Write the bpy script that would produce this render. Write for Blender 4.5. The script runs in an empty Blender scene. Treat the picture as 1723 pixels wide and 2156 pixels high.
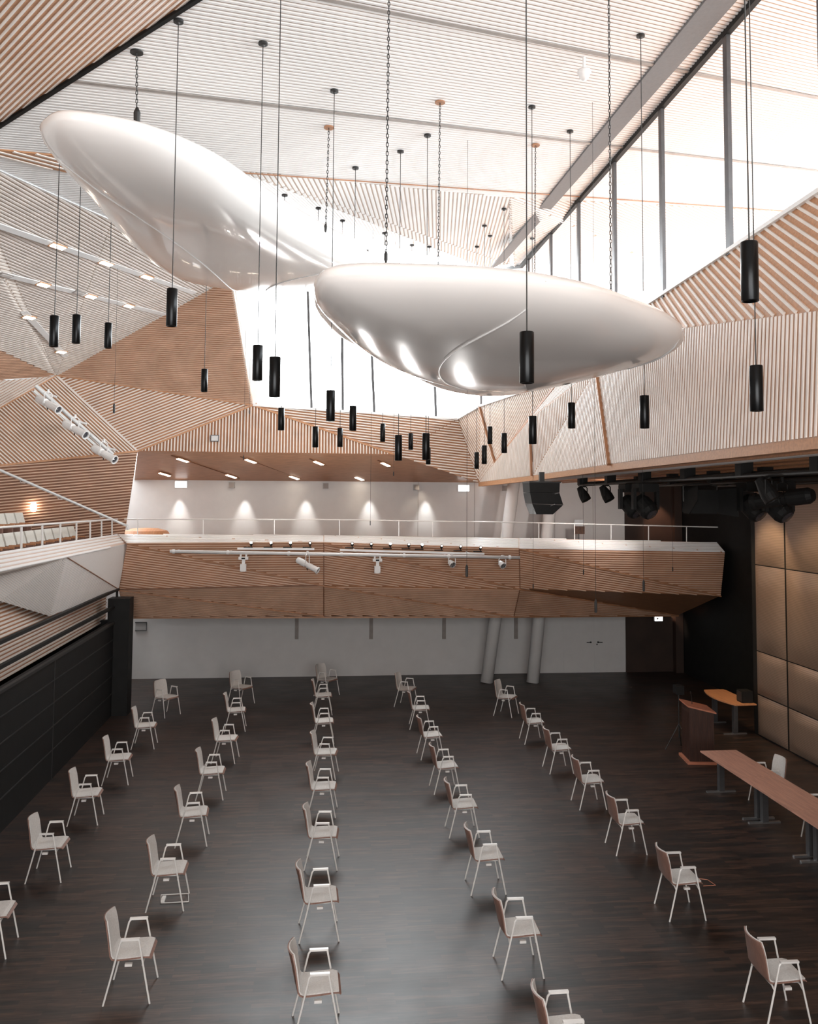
import bpy, bmesh, math, random
from mathutils import Vector, Matrix, Euler
random.seed(7)
PI = math.pi
scene = bpy.context.scene
COL = scene.collection

# ------------------------------------------------------------------ measured room coordinates (metres, X = towards stage wall, Y = depth, Z = up)
G = {'ceil_n': [-0.16237, 0.0, 0.98673], 'ceil_d': 10.8096, 'ceil_dir': [0.88186, 0.44862, 0.14512], 'rdir': [-0.15, -0.854, -0.498], 'tdir': [0.092, -0.072, -0.993], 'V': {'A': [-6.893, 24.0, 8.664], 'B': [-4.833, 24.5, 6.698], 'C': [-1.779, 24.8, 8.043], 'D': [-2.313, 20.983, 10.574], 'D2': [-2.046, 20.98, 10.571], 'E': [-3.669, 15.795, 10.351], 'F': [-5.111, 11.861, 10.114], 'Eg': [-3.669, 15.795, 10.351], 'Fg': [-5.048, 11.717, 10.056], 'Gg': [-7.396, 17.475, 8.84], 'N': [-8.828, 21.0, 7.956], 'M': [-9.4, 22.5, 6.59], 'O': [-9.34, 22.41, 6.008], 'Q': [-5.23, 24.6, 3.739], 'P': [-9.347, 22.695, 3.067], 'K': [2.213, 24.7, 6.701], 'L': [4.031, 24.8, 7.75], 'J': [4.598, 24.643, 5.929], 'S': [-5.501, 27.5, 5.987], 'J2': [5.131, 27.5, 5.99], 'R0': [5.5, 7.617, 8.873], 'R1': [5.5, 14.159, 8.701], 'R2': [5.35, 18.673, 8.095], 'R3': [4.454, 23.6, 7.999], 'T0': [5.0, 6.984, 7.158], 'T1': [5.259, 12.083, 7.921], 'U0': [4.894, 6.882, 6.049], 'U1': [5.2, 15.128, 6.065], 'U2': [5.05, 20.17, 5.999], 'T2': [5.432, 16.535, 8.006], 'T3': [5.35, 18.673, 8.095], 'U3': [4.598, 24.643, 5.929], 'T4': [5.0, 20.139, 7.358], 'T5': [4.82, 23.263, 6.427]}, 'UL': [[-1.381, 9.277, 10.728], [-4.154, 11.668, 10.271], [0.082, 7.844, 10.968], [-6.022, 13.274, 9.964]], 'band': [[-4.68, 12.224, 10.149], [-3.807, 12.744, 10.293], [-3.742, 13.482, 10.304], [-4.718, 12.328, 10.143]], 'seams': [[[-3.0, 10.684, 10.461], [10.94, 17.933, 12.755]], [[-0.3, 9.273, 10.906], [8.927, 14.052, 12.424]], [[-1.224, 14.241, 10.753], [13.194, 21.673, 13.126]]], 'beam': [[4.786, 10.293, 11.743], [5.232, 10.367, 11.816], [4.868, 22.337, 11.756], [4.612, 23.214, 11.714]], 'farceil': {'a': [-1.332, 14.166, 10.736], 'b': [3.848, 17.247, 11.588], 'c': [5.5, 24.659, 12.267], 'd': [4.876, 24.9, 12.184], 'e': [0.445, 24.9, 13.041], 'f': [-2.772, 24.9, 13.63]}, 'winhead': [[5.5, 10.33, 11.813], [5.5, 24.659, 12.281]], 'mull': [11.17, 13.45, 15.7, 17.92, 20.12], 'endmull': [[[-0.306, 24.9, 11.456], [-0.153, 24.9, 8.016]], [[0.667, 24.9, 11.418], [0.732, 24.9, 7.936]], [[1.541, 24.9, 9.588], [1.623, 24.9, 7.992]], [[3.353, 24.9, 9.011], [3.4, 24.9, 7.776]], [[4.712, 24.9, 8.694], [4.713, 24.9, 8.183]]], 'jamb': [[-2.124, 24.6, 11.472], [-1.587, 24.9, 8.017]], 'balc': {'cap_back': [[-5.292, 24.4, 4.451], [0.233, 24.4, 4.437], [5.709, 24.4, 4.369], [11.533, 24.4, 4.256]], 'top': [[-4.922, 23.9, 4.234], [0.229, 23.7, 4.275], [5.544, 23.7, 4.12], [11.531, 23.9, 4.013]], 'mid': [[-5.088, 23.8, 3.041], [0.244, 23.8, 3.132], [5.616, 23.9, 3.011], [11.48, 24.1, 2.766]], 'bot': [[-5.025, 24.4, 2.25], [0.26, 24.4, 2.249], [5.556, 24.4, 2.197], [11.27, 26.6, 1.899]]}, 'rail': [[-5.116, 24.4, 4.858], [0.202, 24.4, 4.867], [5.709, 24.4, 4.809], [11.569, 24.4, 4.693]], 'railposts': [[[-4.768, 24.4, 4.86], [-4.758, 24.4, 4.452]], [[-3.034, 24.4, 4.854], [-3.025, 24.4, 4.443]], [[-1.119, 24.4, 4.861], [-1.112, 24.4, 4.434]], [[0.659, 24.4, 4.856], [0.664, 24.4, 4.438]], [[2.305, 24.4, 4.836], [2.308, 24.4, 4.415]], [[3.251, 24.4, 4.826], [3.253, 24.4, 4.404]], [[5.219, 24.4, 4.807], [5.219, 24.4, 4.381]], [[6.284, 24.4, 4.784], [6.283, 24.4, 4.356]], [[7.317, 24.4, 4.774], [7.315, 24.4, 4.331]], [[8.387, 24.4, 4.751], [8.383, 24.4, 4.306]], [[9.495, 24.4, 4.728], [9.49, 24.4, 4.281]], [[10.627, 24.4, 4.704], [10.621, 24.4, 4.269]]], 'lg': {'rail': [[-5.3, 11.454, 4.965], [-5.3, 15.546, 4.906], [-5.3, 24.389, 4.858]], 'posts': [[[-5.3, 14.309, 4.897], [-5.3, 14.347, 4.492]], [[-5.3, 15.435, 4.898], [-5.3, 15.474, 4.5]], [[-5.3, 16.632, 4.895], [-5.3, 16.673, 4.49]], [[-5.3, 17.859, 4.886], [-5.3, 17.9, 4.488]], [[-5.3, 19.079, 4.882], [-5.3, 19.122, 4.475]], [[-5.3, 20.327, 4.871], [-5.3, 20.371, 4.468]], [[-5.3, 21.533, 4.863], [-5.3, 21.577, 4.469]], [[-5.3, 22.646, 4.871], [-5.3, 22.694, 4.457]], [[-5.3, 23.779, 4.858], [-5.3, 23.827, 4.448]]], 'cap_back': [[-5.3, 11.492, 4.54], [-5.3, 15.585, 4.501], [-5.3, 24.438, 4.449]], 'cap_front': [[-5.0, 10.868, 4.285], [-5.0, 14.732, 4.256], [-5.0, 24.278, 4.216]]}, 'lp': {'a': [-5.0, 24.278, 4.216], 'b': [-5.0, 23.387, 3.082], 'c': [-5.0, 18.436, 4.233], 'd': [-5.3, 18.546, 3.036], 'e': [-5.3, 15.668, 3.664], 'f': [-5.0, 14.732, 4.256], 'e2': [-5.5, 11.923, 4.537], 'f2': [-5.0, 10.868, 4.285]}, 'chairs': [[1, 1, -3.672, 22.925, -37.2], [1, 2, -3.662, 20.1, 2.0], [1, 3, -3.71, 17.689, 2.0], [1, 4, -3.78, 15.627, 2.0], [1, 5, -3.746, 13.435, 0.1], [1, 6, -3.808, 11.35, 3.0], [2, 1, -1.902, 23.976, -38.0], [2, 2, -1.817, 21.387, 2.0], [2, 3, -1.799, 18.896, -4.8], [2, 4, -1.833, 16.691, -0.3], [2, 5, -1.876, 14.551, 3.0], [2, 6, -1.902, 12.402, -0.0], [2, 7, -1.949, 10.268, 0.5], [3, 1, 0.374, 24.832, -38.8], [3, 2, 0.237, 22.825, 0.0], [3, 3, 0.229, 20.188, 0.0], [3, 4, 0.244, 17.721, -8.4], [3, 5, 0.183, 15.642, -5.0], [3, 6, 0.159, 13.507, -4.6], [3, 7, 0.104, 11.414, 1.2], [3, 8, 0.075, 9.382, 1.0], [4, 1, 2.441, 23.452, -24.0], [4, 2, 2.542, 21.249, -4.6], [4, 3, 2.482, 18.832, 3.2], [4, 4, 2.472, 16.675, 2.6], [4, 5, 2.447, 14.553, -0.9], [4, 6, 2.433, 12.499, -0.5], [4, 7, 2.405, 10.364, -0.8], [4, 8, 2.375, 8.361, 0.3], [5, 1, 4.876, 22.28, -32.0], [5, 2, 4.94, 19.798, -0.1], [5, 3, 4.928, 17.668, 1.1], [5, 4, 4.918, 15.627, 0.0], [5, 5, 4.883, 13.634, -0.0], [5, 6, 4.855, 11.522, -0.7], [5, 7, 4.914, 9.167, -1.5]], 'pend': [[-3.39, 11.662, 7.355, 0.403, 10.397], [-3.372, 12.633, 7.573, 0.404, 10.4], [-3.326, 14.302, 7.796, 0.405, 10.408], [-1.572, 9.595, 7.261, 0.41, 10.696], [-1.993, 15.792, 7.305, 0.407, 10.627], [-0.691, 10.243, 6.78, 0.411, 10.841], [-0.433, 9.024, 6.449, 0.411, 10.884], [-0.645, 16.128, 6.667, 0.409, 10.849], [-0.022, 17.227, 6.428, 0.409, 10.951], [0.181, 11.662, 6.446, 0.412, 10.985], [0.505, 18.95, 6.548, 0.411, 11.038], [0.598, 14.577, 6.555, 0.412, 11.053], [1.502, 19.947, 6.74, 0.413, 11.202], [1.312, 14.037, 6.041, 0.413, 11.171], [2.33, 21.657, 6.663, 0.414, 11.338], [1.695, 13.536, 6.037, 0.414, 11.234], [2.694, 21.056, 6.277, 0.414, 11.398], [3.993, 21.657, 6.208, 0.416, 11.612], [3.756, 19.436, 6.234, 0.417, 11.573], [4.096, 20.486, 6.754, 0.418, 11.629], [3.911, 18.048, 6.408, 0.419, 11.599], [1.711, 7.019, 6.367, 0.425, 11.237], [3.218, 12.847, 6.258, 0.421, 11.484], [5.131, 20.486, 6.631, 0.42, 11.799], [4.17, 14.037, 6.604, 0.424, 11.641], [4.237, 10.986, 6.357, 0.428, 11.652], [4.147, 7.896, 6.267, 0.436, 11.637], [3.149, 6.064, 6.873, 0.443, 11.473]], 'cols': [[[5.144, 26.214, 0.0], [6.042, 26.514, 5.92]], [[6.522, 26.111, 0.0], [7.223, 26.411, 5.928]]], 'RA': [[-3.041, 9.718, 9.4], [-2.888, 9.4, 9.4], [-2.678, 9.237, 9.4], [-2.353, 9.277, 9.4], [-1.974, 9.443, 9.4], [-1.6, 9.759, 9.4], [-1.215, 10.272, 9.4], [-0.907, 10.911, 9.4], [-0.468, 11.836, 9.4], [0.124, 12.884, 9.4], [0.582, 13.636, 9.4], [0.912, 14.335, 9.4], [1.01, 14.83, 9.4], [0.832, 15.431, 9.4], [0.253, 15.988, 9.4], [-0.27, 16.236, 9.4], [-0.884, 16.281, 9.4], [-1.49, 16.253, 9.4], [-2.054, 15.943, 9.4], [-2.515, 15.413, 9.4], [-2.802, 14.174, 9.4], [-2.93, 12.756, 9.4], [-2.98, 11.384, 9.4], [-3.049, 10.382, 9.4]], 'RB': [[-0.043, 8.142, 7.404], [0.004, 7.893, 7.432], [0.121, 7.754, 7.447], [0.372, 7.685, 7.455], [0.752, 7.673, 7.456], [1.178, 7.668, 7.456], [1.619, 7.71, 7.452], [2.088, 7.823, 7.439], [2.659, 8.051, 7.414], [3.225, 8.428, 7.373], [3.662, 8.767, 7.336], [3.951, 9.102, 7.299], [4.123, 9.476, 7.258], [4.126, 9.819, 7.22], [3.93, 10.288, 7.168], [3.594, 10.904, 7.101], [3.235, 11.405, 7.045], [2.86, 11.727, 7.01], [2.264, 11.723, 7.01], [1.569, 11.419, 7.044], [0.876, 10.66, 7.127], [0.431, 9.856, 7.216], [0.149, 9.112, 7.298], [-0.011, 8.605, 7.353]], 'RC': [[-0.043, 12.705, 8.248], [-0.017, 12.282, 8.303], [0.189, 11.906, 8.352], [0.825, 11.713, 8.377], [1.466, 11.657, 8.385], [2.419, 11.837, 8.361], [3.314, 12.42, 8.285], [4.12, 13.426, 8.155], [4.58, 14.657, 7.995], [4.66, 16.103, 7.807], [4.14, 16.978, 7.693], [3.517, 17.21, 7.663], [2.91, 17.036, 7.685], [2.276, 16.559, 7.747], [1.533, 15.535, 7.881], [0.955, 14.55, 8.009], [0.491, 13.845, 8.1], [0.145, 13.353, 8.164]], 'P': {'dl0': [-3.733, 25.217, 6.537], 'dl1': [-1.853, 25.285, 6.535], 'dl2': [0.068, 25.452, 6.509], 'dl3': [2.014, 25.574, 6.494], 'dl4': [-4.473, 26.729, 6.176], 'dl5': [-2.546, 26.927, 6.143], 'dl6': [-0.659, 27.076, 6.121], 'dl7': [1.334, 27.172, 6.113], 'dl8': [3.238, 27.271, 6.103], 'gl0': [-4.679, 16.103, 9.95], 'gl1': [-4.177, 17.573, 10.058], 'gl2': [-3.665, 19.015, 10.171], 'gl3': [-5.365, 17.618, 9.604], 'gl4': [-4.827, 19.07, 9.726], 'gl5': [-4.324, 20.429, 9.841], 'gl6': [-6.084, 19.099, 9.247], 'gl7': [-6.251, 22.093, 9.015], 'gv0': [-5.737, 16.614, 9.519], 'gv1': [-4.959, 18.638, 9.701], 'sp0': [-4.136, 27.1, 5.847], 'sp1': [-2.159, 27.1, 5.863], 'sp2': [-0.295, 27.1, 5.878], 'sp3': [1.669, 27.1, 5.894], 'sp4': [3.441, 27.1, 5.909], 'exit0': [-4.096, 27.4, 5.852], 'exit1': [4.642, 27.4, 5.804], 'sq0': [-2.57, 27.4, 5.85], 'sq1': [0.302, 27.4, 5.844], 'sq2': [3.135, 27.4, 5.822], 'sq3': [5.983, 27.4, 5.815], 'exit2': [10.73, 26.9, 1.835], 'panel': [-2.785, 24.619, 7.084], 'frame_sign': [-5.214, 27.45, 1.57], 'poster': [8.005, 26.2, 4.656], 'br0': [-0.529, 27.4, 1.522], 'br1': [1.757, 27.4, 1.502], 'br2': [4.039, 27.4, 1.483], 'br3': [6.33, 27.4, 1.463], 'door_l': [8.354, 27.431, 0.0], 'door_m': [8.867, 27.393, 0.0], 'handle_l': [8.799, 27.45, 0.957], 'handle_r': [8.985, 27.45, 0.955], 'wall_r': [9.898, 27.5, -0.035], 'bar0': [-3.657, 22.9, 4.08], 'bar1': [5.382, 22.9, 3.92], 'tr0': [-1.992, 23.1, 4.142], 'tr1': [-0.02, 23.1, 4.131], 'tr2': [0.645, 23.1, 4.107], 'tr3': [4.466, 23.1, 4.008], 'tl0': [-1.643, 23.1, 4.228], 'tl1': [-1.134, 23.1, 4.228], 'tl2': [-0.634, 23.1, 4.229], 'tl3': [-0.132, 23.1, 4.229], 'tl4': [0.965, 23.1, 4.218], 'tl5': [1.462, 23.1, 4.206], 'tl6': [1.962, 23.1, 4.206], 'tl7': [2.451, 23.1, 4.194], 'tl8': [2.803, 23.1, 4.182], 'tl9': [3.321, 23.1, 4.158], 'tl10': [3.829, 23.1, 4.145], 'tl11': [4.364, 23.1, 4.121], 'fx0': [-1.817, 22.9, 4.032], 'fx1': [-0.189, 22.9, 4.032], 'fx2': [1.612, 22.9, 3.983], 'fx3': [3.569, 22.9, 3.946], 'fx4': [4.911, 22.9, 3.92], 'lb0': [-6.973, 22.6, 8.201], 'lb1': [-5.214, 23.3, 6.541], 'lf0': [-6.728, 22.4, 7.732], 'lf1': [-6.065, 22.4, 7.119], 'lf2': [-5.355, 22.4, 6.517], 'hr0': [-7.752, 22.6, 6.088], 'hr1': [-5.057, 23.9, 4.744], 'hrm': [-8.955, 22.2, 6.75], 'ct': [-4.845, 26.0, 4.458], 'smoke': [3.61, 11.47, 11.549], 'camd': [3.609, 11.47, 11.4], 'arr': [4.6, 17.775, 5.773], 'arrb': [4.6, 17.782, 5.117], 'arr2': [3.882, 15.0, 5.714], 'arr2b': [3.88, 15.0, 5.161], 'g1': [10.3, 19.902, 3.933], 'g2': [10.3, 19.951, 1.953], 'g3': [10.3, 19.942, 0.953], 'gb': [10.3, 19.888, -0.027], 'gt': [10.3, 19.86, 5.724], 'gv': [10.3, 18.522, 4.033], 'gv2': [10.3, 18.506, 1.866], 't2a': [9.705, 21.364, 0.74], 't2b': [10.209, 21.381, 0.74], 't2c': [10.187, 19.733, 0.74], 't2d': [9.72, 19.722, 0.74], 'lec': [8.015, 17.83, 0.0], 'lect': [8.011, 17.83, 1.065], 'lecl': [7.792, 18.117, 0.0], 'lecr': [8.387, 17.898, 0.0], 'f1': [7.672, 16.288, 0.0], 'f2': [7.589, 14.606, 0.0], 'f3': [7.597, 13.008, 0.0], 'c1': [7.663, 15.252, 0.0], 'c2': [7.832, 13.702, 0.0], 'wire': [-1.829, 12.508, 0.0], 'wire2': [5.052, 11.274, 0.45], 'mic0': [-4.031, 18.0, 7.108], 'mic1': [2.422, 14.0, 4.186], 'mic2': [1.24, 20.0, 4.838], 'mic3': [5.275, 17.0, 3.965], 'mic4': [4.222, 13.0, 3.734], 'mic5': [5.738, 15.0, 3.842], 'mic6': [7.942, 19.0, 3.865], 'mic7': [4.511, 18.0, 3.59], 'mic8': [-1.591, 21.0, 7.422], 'mic9': [-1.624, 20.0, 6.296], 'mic10': [1.851, 21.0, 5.992], 'chain0': [[-2.129, 10.157, 10.605], [-2.107, 10.157, 9.709]], 'chain1': [[0.714, 9.081, 11.072], [0.703, 9.081, 7.938]], 'chain2': [[3.344, 9.661, 11.505], [3.342, 9.661, 7.75]], 'chain3': [[1.73, 12.364, 11.24], [1.713, 12.364, 8.737]], 'chain4': [[0.126, 12.816, 10.976], [0.096, 12.816, 9.399]], 'chain5': [[3.686, 14.468, 11.562], [3.664, 14.468, 9.182]], 'r0': [6.3, 20.601, 5.794], 'r1': [6.3, 10.477, 5.847], 'r2': [8.0, 22.033, 5.856], 'r3': [8.0, 13.308, 5.854], 'rf0': [6.5, 20.203, 5.643], 'rf1': [6.5, 18.553, 5.596], 'rf2': [6.5, 17.225, 5.519], 'rf3': [6.5, 16.468, 5.515], 'rf4': [7.0, 15.452, 5.558], 'rf5': [7.0, 14.875, 5.512], 'rf6': [7.0, 13.998, 5.484], 'rf7': [7.0, 13.138, 5.541], 'rf8': [7.0, 11.701, 5.565], 'lightw': [-7.173, 23.0, 5.177]}}
V = {k: Vector(v) for k, v in G['V'].items()}
P = {k: (Vector(v) if not isinstance(v[0], list) else [Vector(q) for q in v]) for k, v in G['P'].items()}

# ------------------------------------------------------------------ camera
cd = bpy.data.cameras.new('camera'); cam = bpy.data.objects.new('camera', cd); COL.objects.link(cam)
cd.sensor_fit = 'VERTICAL'; cd.sensor_height = 36.0; cd.lens = 1850.0/2156.0*36.0
cd.shift_x = 0.0; cd.shift_y = -(1078.0-940.0)/2156.0
Mx = Matrix(((0.99440636, -0.01273947, -0.10485083), (-0.10543483, -0.06066758, -0.9925739), (0.00628382, 0.99807673, -0.06167141)))
cam.matrix_world = Matrix.Translation((0, 0, 5.4)) @ Mx.to_4x4()
cd.clip_start = 0.05; cd.clip_end = 300
scene.camera = cam

# ------------------------------------------------------------------ world, exposure
w = bpy.data.worlds.new('world'); scene.world = w; w.use_nodes = True
bg = w.node_tree.nodes['Background']; bg.inputs[1].default_value = 9.5
_nt = w.node_tree; _tc = _nt.nodes.new('ShaderNodeTexCoord'); _sx = _nt.nodes.new('ShaderNodeSeparateXYZ'); _cr = _nt.nodes.new('ShaderNodeValToRGB')
_nt.links.new(_tc.outputs['Generated'], _sx.inputs[0]); _mr = _nt.nodes.new('ShaderNodeMapRange'); _mr.inputs[1].default_value = -1; _mr.inputs[2].default_value = 1
_nt.links.new(_sx.outputs['Z'], _mr.inputs[0]); _nt.links.new(_mr.outputs[0], _cr.inputs[0]); _nt.links.new(_cr.outputs[0], bg.inputs[0])
_cr.color_ramp.elements[0].position = .47; _cr.color_ramp.elements[0].color = (.24, .24, .24, 1)   # snowy ground outside
_cr.color_ramp.elements[1].position = .51; _cr.color_ramp.elements[1].color = (.93, .975, 1.0, 1)   # overcast sky
scene.view_settings.view_transform = 'Standard'; scene.view_settings.look = 'None'
scene.view_settings.exposure = 0.55; scene.view_settings.gamma = 1.0
scene.view_settings.use_curve_mapping = False
scene.cycles.max_bounces = 8; scene.cycles.diffuse_bounces = 5; scene.cycles.glossy_bounces = 3
scene.cycles.transparent_max_bounces = 12; scene.cycles.sample_clamp_indirect = 6

def portal(name, pts):
    c = sum(pts, Vector())/4; ux = (pts[1]-pts[0]); uy = (pts[3]-pts[0])
    return c, ux, uy
def area_light(name, loc, aim, size, size_y, energy, color=(1, 1, 1), portal=False, spread=PI):
    l = bpy.data.lights.new(name, 'AREA'); l.shape = 'RECTANGLE'; l.size = size; l.size_y = size_y
    l.energy = energy; l.color = color; l.spread = spread
    if portal: l.cycles.is_portal = True
    o = bpy.data.objects.new(name, l); COL.objects.link(o); o.location = loc
    o.rotation_euler = (Vector(aim)-Vector(loc)).to_track_quat('-Z', 'Y').to_euler()
    return o
def spot(name, loc, aim, energy, angle, blend=.3, color=(1, 1, 1), r=.03):
    l = bpy.data.lights.new(name, 'SPOT'); l.energy = energy; l.spot_size = math.radians(angle); l.spot_blend = blend
    l.color = color; l.shadow_soft_size = r
    o = bpy.data.objects.new(name, l); COL.objects.link(o); o.location = loc
    o.rotation_euler = (Vector(aim)-Vector(loc)).to_track_quat('-Z', 'Y').to_euler()
    return o
# daylight enters through the long clerestory window and the end window
area_light('portal_side', (5.75, 10.5, 10.4), (0, 10.5, 10.0), 29, 3.4, 1, portal=True)
area_light('portal_end', (1.4, 25.2, 10.0), (1.4, 10, 9.5), 8.5, 5.2, 1, portal=True)
# fill light added behind the camera; no window is built there
area_light('rear_fill', (0.5, -3.7, 5.6), (0.5, 20, 6.6), 11, 5.5, 1150, (1, .985, .97))
# hall lamps, and fill spots added to brighten far wall and balcony
for k in range(5):
    p = P['sp%d' % k]
    spot('wall_washer', (p.x, 27.26, 5.88), (p.x, 27.40, 3.9), 100, 46, .9, (1, .97, .93), .02)
for (x, y, z, e) in ((9.0, 18.6, 5.6, 160), (8.4, 16.4, 5.6, 160), (9.3, 20.4, 5.5, 70)):
    spot('stage_wash', (x, y, z), (10.3, y+.6, 3.2), e, 75, .6, (1, .72, .42), .05)
spot('gallery_fill', (7.6, 22.6, 5.75), (7.9, 27.5, 4.6), 130, 110, .8, (1, .9, .84), .1)  # added fill, brightens the right part of the far upper wall
spot('gallery_fill', (8.2, 22.0, 5.4), (7.6, 27.5, 1.0), 60, 60, .8, (.95, .97, 1), .1)  # added fill for the lower far wall on the right
for x_ in (6.2, 8.6, 10.6): spot('balcony_fill', (x_, 22.0, 5.75), (x_+.2, 24.1, 4.25), 26, 70, .8, (1, .95, .92), .06)  # added fill spots, brighten the right end of the balcony cap
for p_, q_, e_ in ((P['fx1'], (-.9, 13.0, 9.3), 500), (P['fx3'], (2.4, 10.0, 7.1), 330), (P['fx2'], (1.2, 9.5, 7.1), 250)): spot('reflector_wash', p_+Vector((.1, -.5, -.3)), q_, e_, 52, .9, (1, .97, .94), .07)
spot('table_wash', (6.6, 14.5, 5.6), (7.9, 15.0, .7), 60, 70, .8, (1, .86, .76), .1)
spot('desk_wash', (8.2, 19.5, 5.6), (9.8, 20.6, .7), 60, 40, .8, (1, .75, .5), .1)

# ------------------------------------------------------------------ materials
def mat(name, col, rough=.5, metal=0, var=0, scale=8, bump=0, emit=None, estr=0, coat=0, spec=.5, stretch=(1, 1, 1)):
    m = bpy.data.materials.new(name); m.use_nodes = True; nt = m.node_tree; b = nt.nodes['Principled BSDF']
    b.inputs['Base Color'].default_value = (*col, 1); b.inputs['Roughness'].default_value = rough
    b.inputs['Metallic'].default_value = metal; b.inputs['Coat Weight'].default_value = coat
    b.inputs['Specular IOR Level'].default_value = spec
    tc = nt.nodes.new('ShaderNodeTexCoord'); mp = nt.nodes.new('ShaderNodeMapping'); nt.links.new(tc.outputs['Object'], mp.inputs[0])
    mp.inputs['Scale'].default_value = stretch
    n = nt.nodes.new('ShaderNodeTexNoise'); n.inputs['Scale'].default_value = scale; n.inputs['Detail'].default_value = 4
    nt.links.new(mp.outputs[0], n.inputs['Vector'])
    r = nt.nodes.new('ShaderNodeMapRange'); nt.links.new(n.outputs['Fac'], r.inputs['Value'])
    r.inputs['From Min'].default_value = .3; r.inputs['From Max'].default_value = .7
    r.inputs['To Min'].default_value = 1-var; r.inputs['To Max'].default_value = 1+var
    h = nt.nodes.new('ShaderNodeMix'); h.data_type = 'RGBA'; h.blend_type = 'MULTIPLY'; h.inputs[0].default_value = 1
    h.inputs[6].default_value = (*col, 1); nt.links.new(r.outputs[0], h.inputs[7]); nt.links.new(h.outputs[2], b.inputs['Base Color'])
    if bump:
        bn = nt.nodes.new('ShaderNodeBump'); bn.inputs['Strength'].default_value = bump; bn.inputs['Distance'].default_value = .01
        nt.links.new(n.outputs['Fac'], bn.inputs['Height']); nt.links.new(bn.outputs[0], b.inputs['Normal'])
    if emit:
        b.inputs['Emission Color'].default_value = (*emit, 1); b.inputs['Emission Strength'].default_value = estr
    return m
M = dict(
    slat=mat('slat_wood', (.76, .70, .65), .5, var=.07, scale=3),
    groove=mat('groove_wood', (.38, .18, .09), .55, var=.2, scale=2.5),
    groove_light=mat('groove_pale_wood', (.46, .35, .275), .55, var=.1, scale=2.5),
    groove_cap_lit=mat('groove_cap_lit_wood', (.60, .46, .39), .5, var=.05, scale=2.5),  # paler groove, carries the light on the caps in its colour
    groove_tan=mat('groove_tan_wood', (.46, .27, .175), .55, var=.12, scale=2.5),
    slat_warm=mat('slat_warm_wood', (.62, .42, .31), .5, var=.12, scale=2),
    groove_dark=mat('groove_dark_wood', (.20, .085, .042), .55, var=.2, scale=2.5),
    slat_ceil=mat('slat_ceiling_wood', (.79, .79, .79), .55, var=.04, scale=.7),
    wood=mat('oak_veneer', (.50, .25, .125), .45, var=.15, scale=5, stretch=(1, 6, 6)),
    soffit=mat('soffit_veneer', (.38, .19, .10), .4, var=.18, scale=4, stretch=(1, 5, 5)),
    plaster=mat('white_plaster', (.66, .655, .65), .7, var=.03, scale=3),
    paint=mat('white_paint', (.82, .82, .82), .4, var=.02),
    black=mat('black_paint', (.010, .010, .010), .6, var=.2, scale=4, spec=.25),
    darkgrey=mat('dark_grey_metal', (.10, .10, .105), .4, .6, var=.1),
    greypanel=mat('pale_grey_panel', (.62, .60, .585), .35, var=.05, scale=12, stretch=(1, 1, 8)),
    steel=mat('white_steel', (.78, .77, .75), .35, .15, var=.03),
    chrome=mat('brushed_steel', (.42, .43, .44), .3, .9, var=.08),
    rail=mat('rail_steel', (.70, .72, .73), .35, .2, var=.03),
    fabric=mat('grey_fabric', (.58, .565, .545), .9, var=.08, scale=60, bump=.25),
    fabric_cream=mat('cream_fabric', (.66, .65, .60), .9, var=.08, scale=50, bump=.2),
    ply=mat('plywood', (.24, .135, .105), .45, var=.12, scale=9, stretch=(4, 4, 1)),
    table=mat('table_veneer', (.50, .27, .20), .4, var=.16, scale=3, stretch=(9, .8, 1)),
    table2=mat('desk_veneer', (.50, .23, .11), .4, var=.14, scale=3, stretch=(9, .8, 1)),
    walnut=mat('lectern_walnut', (.05, .02, .013), .45, var=.3, scale=4, stretch=(9, 9, .6)),
    walnut_top=mat('lectern_top', (.52, .20, .12), .4, var=.12, scale=4),
    refl=mat('gloss_white_shell', (.86, .84, .825), .16, var=.01, scale=1, coat=.5),
    pend=mat('pendant_black', (.015, .016, .017), .28, .85, var=.05),
    cable=mat('cable_black', (.02, .02, .02), .5),
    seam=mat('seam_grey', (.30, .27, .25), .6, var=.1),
    beam=mat('blind_box_grey', (.16, .16, .165), .7, var=.06, scale=20),
    lamp=mat('lamp_glow', (1, 1, 1), .5, emit=(1, .86, .70), estr=14),
    lampw=mat('lamp_white_glow', (1, 1, 1), .5, emit=(1, .97, .92), estr=40),
    sign=mat('sign_glow', (1, 1, 1), .5, emit=(1, 1, 1), estr=1.6),
    lens=mat('lens_glass', (.05, .05, .06), .1, var=.3, scale=30),
    brown=mat('brown_plaster', (.035, .018, .012), .6, var=.25, scale=1.5),
    speakergrey=mat('speaker_grey', (.42, .42, .42), .6, var=.05),
    photo_sky=mat('picture_sky', (.55, .58, .60), .4, var=.15, scale=4),
    photo_dark=mat('picture_ground', (.10, .05, .03), .4, var=.5, scale=9),
)
def glass_mat():
    m = bpy.data.materials.new('window_glass'); m.use_nodes = True; nt = m.node_tree; nt.nodes.clear()
    o = nt.nodes.new('ShaderNodeOutputMaterial'); mx = nt.nodes.new('ShaderNodeMixShader'); t = nt.nodes.new('ShaderNodeBsdfTransparent')
    g = nt.nodes.new('ShaderNodeBsdfGlossy'); g.inputs['Roughness'].default_value = .02; mx.inputs[0].default_value = .06
    t.inputs[0].default_value = (.97, .98, .98, 1)
    nt.links.new(t.outputs[0], mx.inputs[1]); nt.links.new(g.outputs[0], mx.inputs[2]); nt.links.new(mx.outputs[0], o.inputs[0])
    return m
M['glass'] = glass_mat()
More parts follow.
